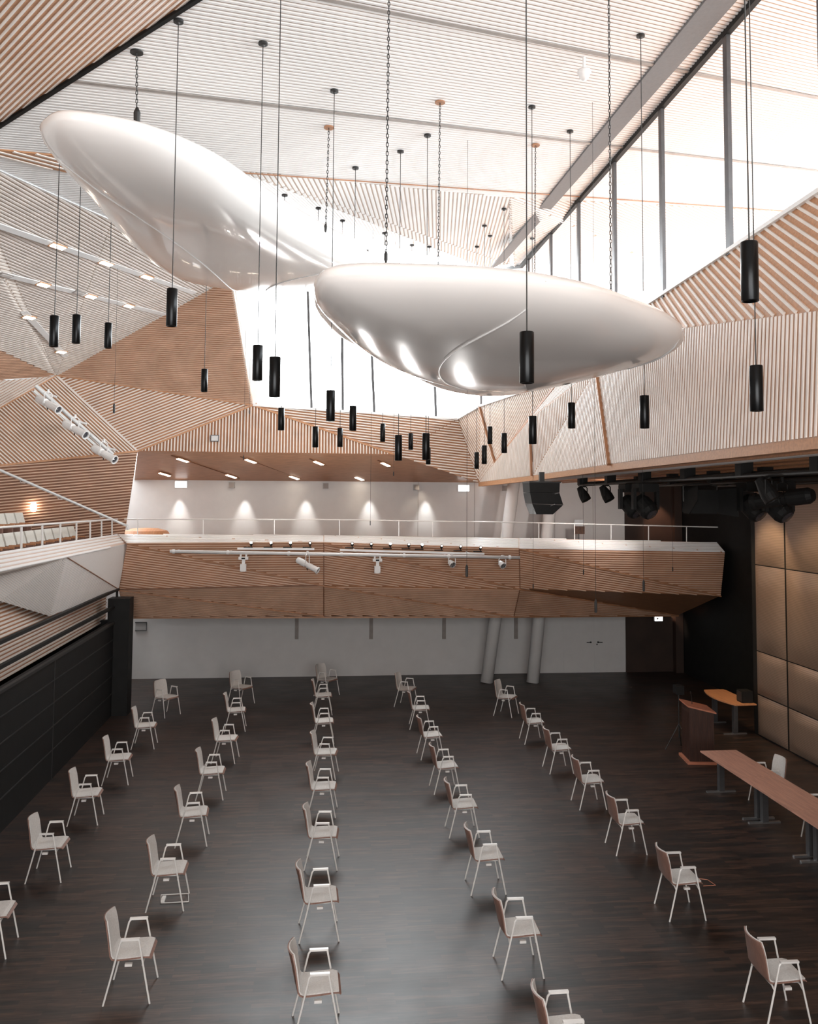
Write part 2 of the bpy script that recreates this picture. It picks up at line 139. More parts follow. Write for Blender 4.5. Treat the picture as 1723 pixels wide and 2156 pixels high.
def floor_mat():
    m = bpy.data.materials.new('dark_parquet'); m.use_nodes = True; nt = m.node_tree; b = nt.nodes['Principled BSDF']
    tc = nt.nodes.new('ShaderNodeTexCoord')
    br = nt.nodes.new('ShaderNodeTexBrick'); br.inputs['Scale'].default_value = 1; br.inputs['Brick Width'].default_value = .62
    br.inputs['Row Height'].default_value = .075; br.inputs['Mortar Size'].default_value = .0012; br.inputs['Bias'].default_value = -.15
    br.inputs['Color1'].default_value = (.013, .010, .009, 1); br.inputs['Color2'].default_value = (.066, .034, .023, 1)
    br.inputs['Mortar'].default_value = (.006, .005, .005, 1); br.offset = .5
    nt.links.new(tc.outputs['Object'], br.inputs['Vector'])
    n = nt.nodes.new('ShaderNodeTexNoise'); n.inputs['Scale'].default_value = 1.3; n.inputs['Detail'].default_value = 5
    nt.links.new(tc.outputs['Object'], n.inputs['Vector'])
    mp = nt.nodes.new('ShaderNodeMapping'); mp.inputs['Scale'].default_value = (1.5, 16, 1); nt.links.new(tc.outputs['Object'], mp.inputs[0])
    n2 = nt.nodes.new('ShaderNodeTexNoise'); n2.inputs['Scale'].default_value = 2; n2.inputs['Detail'].default_value = 3
    nt.links.new(mp.outputs[0], n2.inputs['Vector'])
    mul = nt.nodes.new('ShaderNodeMix'); mul.data_type = 'RGBA'; mul.blend_type = 'MULTIPLY'; mul.inputs[0].default_value = 1
    cr = nt.nodes.new('ShaderNodeMapRange'); cr.inputs[1].default_value = .35; cr.inputs[2].default_value = .7; cr.inputs[3].default_value = .35; cr.inputs[4].default_value = 1.5
    nt.links.new(n2.outputs['Fac'], cr.inputs[0]); nt.links.new(br.outputs['Color'], mul.inputs[6]); nt.links.new(cr.outputs[0], mul.inputs[7])
    nt.links.new(mul.outputs[2], b.inputs['Base Color'])
    r = nt.nodes.new('ShaderNodeMapRange'); r.inputs[3].default_value = .34; r.inputs[4].default_value = .52
    nt.links.new(n.outputs['Fac'], r.inputs[0]); nt.links.new(r.outputs[0], b.inputs['Roughness'])
    b.inputs['Specular IOR Level'].default_value = .62
    return m
M['floor'] = floor_mat()
def gold_mat():
    m = bpy.data.materials.new('bronze_mesh'); m.use_nodes = True; nt = m.node_tree; b = nt.nodes['Principled BSDF']
    tc = nt.nodes.new('ShaderNodeTexCoord')
    wv = nt.nodes.new('ShaderNodeTexWave'); wv.bands_direction = 'Z'; wv.inputs['Scale'].default_value = 9.0
    wv.inputs['Distortion'].default_value = 1.2; wv.inputs['Detail'].default_value = 0; wv.inputs['Detail Scale'].default_value = .4
    nt.links.new(tc.outputs['Object'], wv.inputs['Vector'])
    mx = nt.nodes.new('ShaderNodeMix'); mx.data_type = 'RGBA'; mx.inputs[6].default_value = (.27, .20, .155, 1); mx.inputs[7].default_value = (.42, .30, .235, 1)
    nt.links.new(wv.outputs['Fac'], mx.inputs[0]); nt.links.new(mx.outputs[2], b.inputs['Base Color'])
    b.inputs['Roughness'].default_value = .42; b.inputs['Metallic'].default_value = .55
    return m
M['gold'] = gold_mat()

# ------------------------------------------------------------------ helpers
def finish(name, bm, mats, parent=None, smooth=False, recalc=True):
    if recalc: bmesh.ops.recalc_face_normals(bm, faces=bm.faces)
    me = bpy.data.meshes.new(name); bm.to_mesh(me); bm.free()
    for m_ in (mats if isinstance(mats, (list, tuple)) else [mats]): me.materials.append(m_)
    if smooth:
        for p_ in me.polygons: p_.use_smooth = True
    o = bpy.data.objects.new(name, me); COL.objects.link(o)
    if parent: o.parent = parent
    return o
def thing(name, label, cat, loc=(0, 0, 0), rz=0, group=None):
    o = bpy.data.objects.new(name, None); COL.objects.link(o); o.location = loc; o.rotation_euler = (0, 0, rz)
    o.empty_display_size = .1
    return tag(o, label, cat, group)
def tag(o, label, cat, group=None):
    o['label'] = label; o['category'] = cat
    if group: o['group'] = group
    return o
def struct(o): o['kind'] = 'structure'; return o
def box(bm, a, b, mi=0):
    x0, y0, z0 = a; x1, y1, z1 = b
    vs = [bm.verts.new(p) for p in ((x0, y0, z0), (x1, y0, z0), (x1, y1, z0), (x0, y1, z0), (x0, y0, z1), (x1, y0, z1), (x1, y1, z1), (x0, y1, z1))]
    for f in ((0, 3, 2, 1), (4, 5, 6, 7), (0, 1, 5, 4), (1, 2, 6, 5), (2, 3, 7, 6), (3, 0, 4, 7)):
        bm.faces.new([vs[i] for i in f]).material_index = mi
def frame_of(d):
    d = d.normalized(); up = Vector((0, 0, 1)) if abs(d.z) < .95 else Vector((1, 0, 0))
    s = d.cross(up).normalized(); return d, s, s.cross(d).normalized()
def tube(bm, pts, r, seg=8, cap=True, mi=0):
    pts = [Vector(p) for p in pts]; rs = r if isinstance(r, (list, tuple)) else [r]*len(pts)
    rings = []; prev = None
    for i, p in enumerate(pts):
        if i == 0: d = pts[1]-p
        elif i == len(pts)-1: d = p-pts[i-1]
        else: d = (pts[i+1]-p).normalized()+(p-pts[i-1]).normalized()
        if prev is None: _, s, u = frame_of(d)
        else:
            d = d.normalized(); s = (prev-d*prev.dot(d)).normalized(); u = s.cross(d).normalized()
        prev = s
        rings.append([bm.verts.new(p+s*math.cos(2*PI*k/seg)*rs[i]+u*math.sin(2*PI*k/seg)*rs[i]) for k in range(seg)])
    for a, b in zip(rings, rings[1:]):
        for k in range(seg): bm.faces.new((a[k], a[(k+1) % seg], b[(k+1) % seg], b[k])).material_index = mi
    if cap:
        bm.faces.new(rings[0][::-1]).material_index = mi; bm.faces.new(rings[-1]).material_index = mi
def bar(bm, a, b, w, h, mi=0, up=(0, 0, 1)):
    a, b = Vector(a), Vector(b); d = (b-a).normalized(); up = Vector(up)
    if abs(d.dot(up)) > .95: up = Vector((1, 0, 0))
    s = d.cross(up).normalized()*w/2; u = s.cross(d).normalized()*h/2
    vs = [bm.verts.new(p+i*s+j*u) for p in (a, b) for i, j in ((-1, -1), (1, -1), (1, 1), (-1, 1))]
    for f in ((0, 1, 2, 3), (7, 6, 5, 4), (0, 4, 5, 1), (1, 5, 6, 2), (2, 6, 7, 3), (3, 7, 4, 0)):
        bm.faces.new([vs[i] for i in f]).material_index = mi
def lathe(bm, prof, seg=20, mi=0, origin=(0, 0, 0), axis=None):
    o = Vector(origin); q = Matrix.Identity(3) if axis is None else Vector((0, 0, 1)).rotation_difference(Vector(axis)).to_matrix()
    rings = [[bm.verts.new(o+q@Vector((r*math.cos(2*PI*k/seg), r*math.sin(2*PI*k/seg), z))) for k in range(seg)] for r, z in prof]
    for a, b in zip(rings, rings[1:]):
        for k in range(seg): bm.faces.new((a[k], a[(k+1) % seg], b[(k+1) % seg], b[k])).material_index = mi
    if prof[0][0] > 1e-5: bm.faces.new(rings[0][::-1]).material_index = mi
    if prof[-1][0] > 1e-5: bm.faces.new(rings[-1]).material_index = mi
def solid(bm, pts, n, th, mi=0):
    """polygon thickened by th along -n"""
    a = [bm.verts.new(Vector(p)) for p in pts]; b = [bm.verts.new(Vector(p)-n*th) for p in pts]; k = len(pts)
    bm.faces.new(a).material_index = mi; bm.faces.new(b[::-1]).material_index = mi
    for i in range(k): bm.faces.new((a[i], b[i], b[(i+1) % k], a[(i+1) % k])).material_index = mi
INTERIOR = Vector((0.5, 14, 4.5))
def newell(pts):
    n = Vector()
    for i, p in enumerate(pts):
        q = pts[(i+1) % len(pts)]
        n += Vector(((p.y-q.y)*(p.z+q.z), (p.z-q.z)*(p.x+q.x), (p.x-q.x)*(p.y+q.y)))
    return n.normalized()
def slats(bm, pts, d, pitch=.07, wd=.5, depth=.03, back=.06, jit=0.0, toward=None, anchor=None):
    """a faceted panel: backing board (material 1) with parallel battens (material 0) cut to its outline"""
    pts = [Vector(p) for p in pts]; n = newell(pts); c = sum(pts, Vector())/len(pts)
    if n.dot((toward or INTERIOR)-c) < 0: n = -n
    dev = max((p-c).dot(n) for p in pts)-min((p-c).dot(n) for p in pts)
    if len(pts) > 3 and dev > .02:
        for i in range(1, len(pts)-1):
            slats(bm, [pts[0], pts[i], pts[i+1]], d, pitch, wd, depth, back, jit, toward, anchor=pts[0])
        return
    solid(bm, pts, n, back, 1)
    d = Vector(d); d = (d-n*d.dot(n)).normalized(); v = n.cross(d).normalized()
    uv = [((p-c).dot(d), (p-c).dot(v), (p-c).dot(n)) for p in pts]
    v0 = min(q[1] for q in uv); v1 = max(q[1] for q in uv); k = v0+pitch*.5
    if anchor is not None:
        a_ = (anchor-c).dot(v); k = a_+pitch*(math.floor((v0-a_)/pitch)+.5)
    while k < v1:
        xs = []
        for i in range(len(uv)):
            a, b = uv[i], uv[(i+1) % len(uv)]
            if (a[1] <= k) != (b[1] <= k):
                t = (k-a[1])/(b[1]-a[1]); xs.append((a[0]+(b[0]-a[0])*t, a[2]+(b[2]-a[2])*t))
        xs.sort()
        for (x0, h0), (x1, h1) in zip(xs[::2], xs[1::2]):
            if x1-x0 < .05: continue
            hw = pitch*wd/2; A = c+d*(x0+.012)+v*k+n*h0; B = c+d*(x1-.012)+v*k+n*h1
            vs = []
            for p_ in (A, B):
                vs += [bm.verts.new(p_-v*hw-n*.005), bm.verts.new(p_+v*hw-n*.005), bm.verts.new(p_+v*hw*.75+n*depth), bm.verts.new(p_-v*hw*.75+n*depth)]
            for f in ((0, 3, 2, 1), (4, 5, 6, 7), (0, 1, 5, 4), (1, 2, 6, 5), (2, 3, 7, 6), (3, 0, 4, 7)):
                bm.faces.new([vs[i] for i in f]).material_index = 0
        k += pitch
def slat_obj(name, pts, d, m0='slat', m1='groove', parent=None, **kw):
    bm = bmesh.new(); slats(bm, pts, d, **kw)
    return finish(name, bm, [M[m0], M[m1]], parent)
def flat_obj(name, pts, m, th=.05, parent=None, toward=None):
    pts = [Vector(p) for p in pts]; n = newell(pts); c = sum(pts, Vector())/len(pts)
    if n.dot((toward or INTERIOR)-c) < 0: n = -n
    bm = bmesh.new(); solid(bm, pts, n, th); return finish(name, bm, m, parent)

# ================================================================== STRUCTURE
bm = bmesh.new(); box(bm, (-9.5, -4, -.15), (13, 30, 0)); struct(finish('floor', bm, M['floor']))
CN = Vector(G['ceil_n']); CD = G['ceil_d']; CDIR = Vector(G['ceil_dir'])
if CN.z < 0: CN, CD = -CN, -CD
def cz(x, y): return (CD-CN.x*x-CN.y*y)/CN.z
def onc(x, y): return Vector((x, y, cz(x, y)))
UL = [Vector(p) for p in G['UL']]; FC = {k: Vector(v) for k, v in G['farceil'].items()}
# corner where the upper-left facet meets the sloping side facet
a0, a1 = UL[1], UL[3]; b0, b1 = V['F'], V['E']
def cross2(p, r, q, s): 
    den = r.x*s.y-r.y*s.x; t = ((q.x-p.x)*s.y-(q.y-p.y)*s.x)/den; return t
t_ = cross2(a0, a1-a0, b0, b1-b0); X0 = a0+(a1-a0)*t_; X0 = onc(X0.x, X0.y)
E_ = onc(V['E'].x, V['E'].y)
ulb = UL[0]+(UL[0]-UL[1])*.9; ulb = onc(ulb.x, ulb.y)
bm = bmesh.new()
slats(bm, [ulb, X0, E_, V['D'], FC['a'], FC['b'], onc(13.2, 21.67), onc(13.2, -4), onc(ulb.x, -4)], CDIR, pitch=.075, wd=.6, depth=.016, back=.2, toward=Vector((0, 10, 0)))
struct(finish('ceiling', bm, [M['slat_ceil'], M['groove_light']]))
# folded ceiling beyond the dotted joint
bm = bmesh.new()
slats(bm, [FC['a'], FC['b'], FC['c'], FC['d'], FC['e'], FC['f']], Vector((.12, 1, .25)), pitch=.085, wd=.74, depth=.012, back=.2, toward=Vector((0, 10, 0)))
struct(finish('ceiling', bm, [M['slat_ceil'], M['groove_light']]))
bm = bmesh.new()
slats(bm, [FC['b'], onc(13.2, 21.67), Vector((13.2, 28, 12.6)), Vector((6.5, 28, 12.2)), FC['c']], Vector((1, 1, .1)), pitch=.085, wd=.74, depth=.012, back=.2, toward=Vector((8, 10, 0)))
struct(finish('ceiling', bm, [M['slat_ceil'], M['groove_light']]))
slp = Vector(V['D']+Vector((0, 0, 0)))
struct(flat_obj('ceiling', [FC['a'], FC['f'], V['D']], M['slat_ceil'], toward=Vector((0, 10, 0))))
bn_ = [Vector(p) for p in G['band']]; bm = bmesh.new(); slats(bm, bn_, bn_[3]-bn_[0]+(bn_[1]-bn_[0])*.25, pitch=.11, wd=.4, depth=.012, back=.02, toward=Vector((0, 10, 0)))
struct(finish('ceiling', bm, [M['slat'], M['wood']]))
# lighting channels set in the ceiling
for i, (a, b) in enumerate(G['seams']):
    a, b = Vector(a), Vector(b); bm = bmesh.new(); off = -CN*.035
    bar(bm, a+off, b+off, (.06, .06, .03)[i], .012, up=CN); struct(finish('trim_1', bm, M['seam'] if i < 2 else M['groove']))
# blind box beam along the window head
B4 = [Vector(p)-CN*.05 for p in G['beam']]
b0_ = B4[0]+(B4[0]-B4[3])*.9; b1_ = B4[1]+(B4[1]-B4[2])*.9
bm = bmesh.new(); solid(bm, [b0_, b1_, B4[2], B4[3]], -CN, .04); struct(finish('trim_2', bm, M['beam']))
def plz(a, b, c, x, y):
    n = (b-a).cross(c-a); return a.z-(n.x*(x-a.x)+n.y*(y-a.y))/n.z
# upper left facet over the camera
dl = (UL[0]-UL[1]).normalized()
struct(slat_obj('wall_left', [ulb, X0, Vector((-8.5, 9, 8.2)), Vector((-8.5, -4, plz(ulb, X0, Vector((-8.5, 9, 8.2)), -8.5, -4)))], dl+Vector((-.25, .0, -.05)), m1='wood', pitch=.095, wd=.36, depth=.012))
bm = bmesh.new(); bar(bm, ulb-CN*.03, X0-CN*.03, .05, .04); struct(finish('trim_3', bm, M['black']))
# grey side facet with downlights (slopes from the ceiling edge down to the gallery)
Gg, Fg = V['Gg'], V['Fg']
struct(slat_obj('wall_left', [V['A'], Gg, Fg, X0, E_, V['D']], (E_-X0)*.6+(V['A']-Gg)*.2, pitch=.075, wd=.62, depth=.03, m1='groove_light'))
bm = bmesh.new(); bar(bm, X0, E_, .05, .06); bar(bm, E_, V['D'], .05, .06); bar(bm, V['A'], V['D'], .05, .05); struct(finish('trim_4', bm, M['rail']))
struct(slat_obj('wall_left', [V['A'], Gg, V['N']], (V['A']-V['N'])+Vector((.3, 0, -1.2)), m0='groove_tan', m1='groove_dark', pitch=.09, wd=.4))  # shade on this facet is put into its darker wood colours
struct(slat_obj('wall_left', [V['A'], V['N'], V['M']], V['A']-V['M'], pitch=.1, wd=.45))
bm = bmesh.new(); bar(bm, V['A'], V['N'], .05, .05); struct(finish('trim_5', bm, M['rail']))
struct(slat_obj('wall_far', [V['A'], V['M'], V['O'], V['B']], V['B']-V['A'], pitch=.075, wd=.5))
struct(slat_obj('wall_far', [V['A'], V['B'], V['C']], Vector((1, 0, .42)), pitch=.075, wd=.5))
fpt = FC['f']
struct(slat_obj('wall_far', [V['A'], V['C'], V['D2'], V['D']], Vector((1, .02, -.02)), m0='slat_warm', m1='wood', pitch=.075, wd=.42))
struct(flat_obj('wall_far', [V['D2'], V['C'], fpt], M['slat'])); struct(flat_obj('wall_far', [V['D2'], fpt, V['D']], M['slat']))
struct(slat_obj('wall_far', [V['B'], V['C'], V['K']], Vector((0, 0, 1)), pitch=.085, wd=.45))
struct(slat_obj('wall_far', [V['C'], V['L'], V['K']], V['L']-V['C']+Vector((0, 0, -.3)), pitch=.075, wd=.5))
struct(slat_obj('wall_far', [V['K'], V['L'], V['J']], V['L']-V['C']+Vector((0, 0, -.3)), pitch=.075, wd=.5))
bm = bmesh.new(); bar(bm, V['B'], V['A'], .07, .05); struct(finish('trim_6', bm, M['slat']))
bm = bmesh.new(); bar(bm, V['A'], V['C'], .09, .05); bar(bm, V['B'], V['C'], .09, .05); bar(bm, V['C'], V['K'], .09, .05); bar(bm, V['M'], V['A'], .12, .05); bar(bm, V['O'], V['B'], .1, .05)
struct(finish('trim_6', bm, M['wood']))
# gallery end wall
struct(slat_obj('wall_far', [V['B'], V['O'], V['P'], V['Q']], (V['B']-V['O']).normalized()+Vector((0, 0, -.03)), m0='slat_warm', m1='groove_dark', pitch=.075, wd=.45))
# soffit over the far gallery
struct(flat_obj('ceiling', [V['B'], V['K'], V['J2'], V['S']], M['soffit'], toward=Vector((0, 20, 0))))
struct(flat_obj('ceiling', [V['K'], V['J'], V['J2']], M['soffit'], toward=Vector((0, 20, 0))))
for k0, k1 in (((0, 4)), ((1, 5)), ((2, 6)), ((3, 7))):
    a, b = P['dl%d' % k0], P['dl%d' % k1]; bm = bmesh.new(); d = (P['dl0']-P['dl5']).normalized()
    c1 = P['dl%d' % k0]; e0 = c1+d*.45; e1 = c1-d*2.5
    bar(bm, e0+Vector((0, 0, -.02)), e1+Vector((0, 0, -.02)), .04, .02); struct(finish('trim_7', bm, M['groove_dark']))

# far wall, lower and upper in one plane
bm = bmesh.new(); box(bm, (-9, 27.5, 0), (9.9, 27.6, 6.4)); struct(finish('wall_far', bm, M['plaster']))
bm = bmesh.new(); box(bm, (9.9, 27.45, 0), (13, 27.6, 6.4)); struct(finish('wall_far', bm, M['brown']))
bm = bmesh.new(); box(bm, (11.45, 27.2, 0), (11.6, 27.45, 6.2)); box(bm, (11.6, 27.2, 0), (11.7, 27.45, 6.2)); struct(finish('wall_right', bm, M['brown']))
bm = bmesh.new(); box(bm, (11.72, 19.95, 0), (11.85, 27.5, 6.4)); box(bm, (10.33, 19.95, 0), (11.9, 20.05, 6.4)); struct(finish('wall_right', bm, M['black']))
spot('recess_lamp', (10.9, 26.9, 5.7), (11.0, 27.4, 4.6), 60, 60, .7, (1, .6, .4), .05)
spot('recess_lamp', (11.0, 27.0, 2.4), (11.3, 27.4, 1.2), 45, 70, .7, (1, .7, .5), .05)
# bronze mesh stage wall in bulging panels
gy = [19.88, 18.52, 16.6, 14.7, 12.8, 10.9, 9.0, 7.0, 5.0, 3.0, 1.0, -1.0, -4.0]; gz = [0.02, .95, 1.95, 3.95, 5.9]
for i in range(len(gy)-1):
    for j in range(4):
        bm = bmesh.new(); N_ = 8; g_ = .03
        ys = [gy[i+1]+g_+(gy[i]-gy[i+1]-2*g_)*k/N_ for k in range(N_+1)]; zs = [gz[j]+.012+(gz[j+1]-gz[j]-.024)*k/N_ for k in range(N_+1)]
        vs = [[bm.verts.new((10.32-.09*(1-(2*a/N_-1)**4)*(1-(2*b/N_-1)**4)**.5, ys[a], zs[b])) for b in range(N_+1)] for a in range(N_+1)]
        for a in range(N_):
            for b in range(N_): bm.faces.new((vs[a][b], vs[a+1][b], vs[a+1][b+1], vs[a][b+1]))
        struct(finish('wall_right', bm, M['gold'], smooth=True))
bm = bmesh.new(); box(bm, (10.33, -4, 0), (10.5, 19.95, 6.4)); struct(finish('wall_right', bm, M['black']))
# ceiling above the stage
zs_ = 6.02
bm = bmesh.new(); box(bm, (5.25, -4, zs_), (12, 27.5, zs_+.15))
for k in range(7): box(bm, (5.9+k*.65, -4, zs_-.03), (5.93+k*.65, 27.5, zs_))
struct(finish('ceiling', bm, M['wood']))

# right upper wall facets above the stage opening
R0, R1, R2, R3 = V['R0'], V['R1'], V['R2'], V['R3']; T0, T1, T2, T3 = V['T0'], V['T1'], V['T2'], V['T3']
U0, U1, U2, J, L = V['U0'], V['U1'], V['U2'], V['J'], V['L']
Ra = R0+(R0-R1)*((R0.y+4)/(R1.y-R0.y)); Ta = T0+(T0-T1)*((T0.y+4)/(T1.y-T0.y)); Ua = U0+(U0-U1)*((U0.y+4)/(U1.y-U0.y))
LF = Vector((-20, 14, 8))
struct(slat_obj('wall_right', [Ra, R0, R1, T1, T0, Ta], Vector(G['rdir']), pitch=.1, wd=.42, depth=.02, toward=LF, m0='slat', m1='wood'))
struct(slat_obj('wall_right', [R1, R2, T2, T1], Vector((0, .9, -.7)), pitch=.092, wd=.5, depth=.01, toward=LF))
struct(slat_obj('wall_right', [U1, U0, T0, T1, T2], Vector(G['tdir']), pitch=.092, wd=.45, depth=.013, toward=LF, m1='groove_tan'))
struct(flat_obj('wall_right', [Ta, T0, U0, Ua], M['slat'], toward=LF))
struct(slat_obj('wall_right', [T2, R2, V['T4'], U2, U1], Vector((0, .05, 1)), pitch=.092, wd=.5, depth=.01, toward=LF, m1='groove_tan'))
struct(slat_obj('wall_right', [V['T4'], V['T5'], J, U2], Vector((0, .05, 1)), pitch=.092, wd=.55, depth=.01, toward=LF, m1='groove_tan'))
struct(slat_obj('wall_right', [R2, R3, V['T5'], V['T4']], Vector((0, .55, 1)), pitch=.092, wd=.5, depth=.01, toward=LF, m1='groove_tan'))
struct(slat_obj('wall_right', [R3, L, J, V['T5']], Vector((0, .6, 1)), pitch=.092, wd=.5, depth=.01, toward=LF, m1='groove_tan'))
bm = bmesh.new()
for a, b, w_ in ((T2, U1, .06), (R3, V['T5'], .06), (V['T4'], U2, .05), (R2, V['T5'], .05)):
    bar(bm, a+Vector((-.03, 0, 0)), b+Vector((-.03, 0, 0)), w_, w_)
struct(finish('trim_8', bm, M['groove']))
# sill and sill lining above the slatted facets
bm = bmesh.new(); bar(bm, Ra, R0, .12, .05); bar(bm, R0, R1, .12, .05); bar(bm, R1, R2, .12, .05); bar(bm, R2, R3, .1, .05); bar(bm, R3, L, .1, .05); bar(bm, L, V['C'], .1, .06)
struct(finish('trim_9', bm, M['paint']))
# fascia below
bm = bmesh.new(); dz = Vector((0, 0, -.11))
for a, b in ((Ua, U0), (U0, U1), (U1, U2), (U2, J)):
    solid(bm, [a, b, b+dz, a+dz], Vector((-1, 0, 0)), .12)
struct(finish('trim_10', bm, M['wood']))
struct(flat_obj('wall_right', [q_+Vector((.75, 0, -.12)) for q_ in (Ra, R0, R1, R2, R3)]+[Vector((5.95, J.y, J.z)), Vector((5.95, -4, Ua.z))], M['plaster'], th=.1, toward=LF))

# side clerestory window: head, mullions, panes
XW = 5.5
wr = thing('window_1', '', '', (0, 0, 0)); del wr['label']; del wr['category']; struct(wr)
h0 = Vector(G['winhead'][0]); h1 = Vector(G['winhead'][1])
bm = bmesh.new(); bar(bm, (XW, -4, cz(XW, -4)-.05), (XW, 23.2, cz(XW, 23.2)-.05), .08, .1); bar(bm, (XW, 23.2, cz(XW, 23.2)-.05), (XW, 24.9, 12.2), .08, .08)
finish('window_head', bm, M['black'], wr)
def sill_z(y):
    pts = [(-4, Ra.z), (R0.y, R0.z), (R1.y, R1.z), (R2.y, R2.z), (R3.y, R3.z)]
    for (ya, za), (yb, zb) in zip(pts, pts[1:]):
        if ya <= y <= yb: return za+(zb-za)*(y-ya)/(yb-ya)
    return pts[-1][1]
ym = [11.12-2.25*k for k in range(1, 7)][::-1]+[11.12, 13.4, 15.67, 17.92, 20.15, 22.4, 24.6]
for y in ym:
    bm = bmesh.new(); bar(bm, (XW, y, sill_z(y)-.05), (XW, y, cz(XW, y)-.03), .055, .12, up=(0, 1, 0)); finish('mullion', bm, M['darkgrey'], wr)
for ya, yb in zip([-4]+ym, ym+[24.9]):
    bm = bmesh.new(); xg = XW+.05
    vs = [bm.verts.new(p) for p in ((xg, ya, sill_z(ya)-.1), (xg, yb, sill_z(yb)-.1), (xg, yb, cz(XW, min(yb, 23.2))+.03), (xg, ya, cz(XW, ya)))]
    bm.faces.new(vs); finish('pane', bm, M['glass'], wr, recalc=False)
# end window
we = thing('window_2', '', '', (0, 0, 0)); del we['label']; del we['category']; struct(we)
C_, f_, e_, d_, c_ = V['C'], FC['f'], FC['e'], FC['d'], FC['c']
for i, (a, b) in enumerate(G['endmull']):
    a, b = Vector(a), Vector(b); bm = bmesh.new()
    dd = (a-b).normalized(); top = 12.6 if i < 3 else 12.2
    bar(bm, b-dd*.2, b+dd*((top-b.z)/max(dd.z, .1)), .07, .1, up=(0, 1, 0)); finish('mullion', bm, M['darkgrey'], we)
bm = bmesh.new(); vs = [bm.verts.new(p+Vector((0, .1, 0))) for p in (C_, L, Vector((5.5, 24.9, 8.2)), c_, d_, e_, f_)]
bm.faces.new(vs); finish('pane', bm, M['glass'], we, recalc=False)
g0, g1 = Vector(G['jamb'][0]), Vector(G['jamb'][1]); dj = (g0-g1)
bm = bmesh.new(); solid(bm, [V['D2']+dj*.5+Vector((.05, 0, 0)), C_, g1, g0+dj*.5], Vector((0, -1, 0)), .08); finish('jamb', bm, M['paint'], we)
bm = bmesh.new(); m0 = (C_+g1)/2; bar(bm, m0+Vector((0, -.03, 0)), m0+dj*1.45+Vector((0, -.1, 0)), .07, .03); finish('jamb_strip', bm, M['wood'], we)

# left lower side: black stepped wall, slatted wall over it, dark rails
bm = bmesh.new(); box(bm, (-5.15, -4, 0), (-5.0, 22.9, 2.3)); 
struct(finish('wall_left', bm, M['black']))
bm = bmesh.new()
for z in (.55, 1.0, 1.45, 1.88): box(bm, (-5.0, -4, z), (-4.985, 22.9, z+.018))
box(bm, (-5.0, 17.9, 0), (-4.988, 17.93, 2.3)); box(bm, (-5.03, -4, 2.28), (-4.96, 22.9, 2.33)); struct(finish('trim_11', bm, M['cable']))
bm = bmesh.new(); box(bm, (-5.15, 22.9, 0), (-4.62, 23.4, 2.9)); struct(finish('wall_left', bm, M['black']))
bm = bmesh.new(); box(bm, (-9, 23.4, 0), (-4.7, 23.55, 2.3)); struct(finish('wall_left', bm, M['black']))
struct(slat_obj('wall_left', [(-5.45, -4, 2.2), (-5.45, 24.0, 2.2), (-5.45, 24.0, 4.1), (-5.45, -4, 4.1)], (0, 1, 0), pitch=.075, wd=.5, depth=.03, toward=Vector((5, 10, 3))))
bm = bmesh.new(); box(bm, (-5.06, -4, 3.06), (-4.98, 23.4, 3.12)); box(bm, (-5.06, -4, 2.66), (-4.98, 23.4, 2.72))
for y in (23.3, 14, 5): box(bm, (-5.05, y, 2.3), (-5.0, y+.05, 3.1))
o = finish('guard_rail', bm, M['black']); tag(o, 'black guard rail of two bars above the black side wall on the left', 'railing')
bm = bmesh.new(); box(bm, (-9.2, -4, -.1), (-9, 28, 11.5)); struct(finish('wall_left', bm, M['plaster']))
bm = bmesh.new(); box(bm, (-9, -4.2, -.1), (13, -4, 13)); struct(finish('wall_back', bm, M['groove_light']))
bm = bmesh.new(); solid(bm, [Vector((-9.2, -4, 10.9)), Vector((5.0, -4, 12.3)), Vector((5.0, 12, 12.3)), Vector((-1, 16, 12.0)), Vector((-2.6, 25, 13.9)), Vector((-9.2, 25, 11.5))], Vector((0, 0, 1)), .1); struct(finish('ceiling', bm, M['plaster']))
bm = bmesh.new(); solid(bm, [Vector((-9.2, 24.95, 0)), Vector((-1.75, 25.0, 0)), Vector((-1.75, 25.0, 7.9)), Vector((-2.75, 25.0, 13.9)), Vector((-9.2, 24.95, 13.9))][2:]+[Vector((-9.2, 24.95, 6.7)), Vector((-1.75, 25.0, 6.7))], Vector((0, -1, 0)), .08); struct(finish('wall_far', bm, M['plaster']))

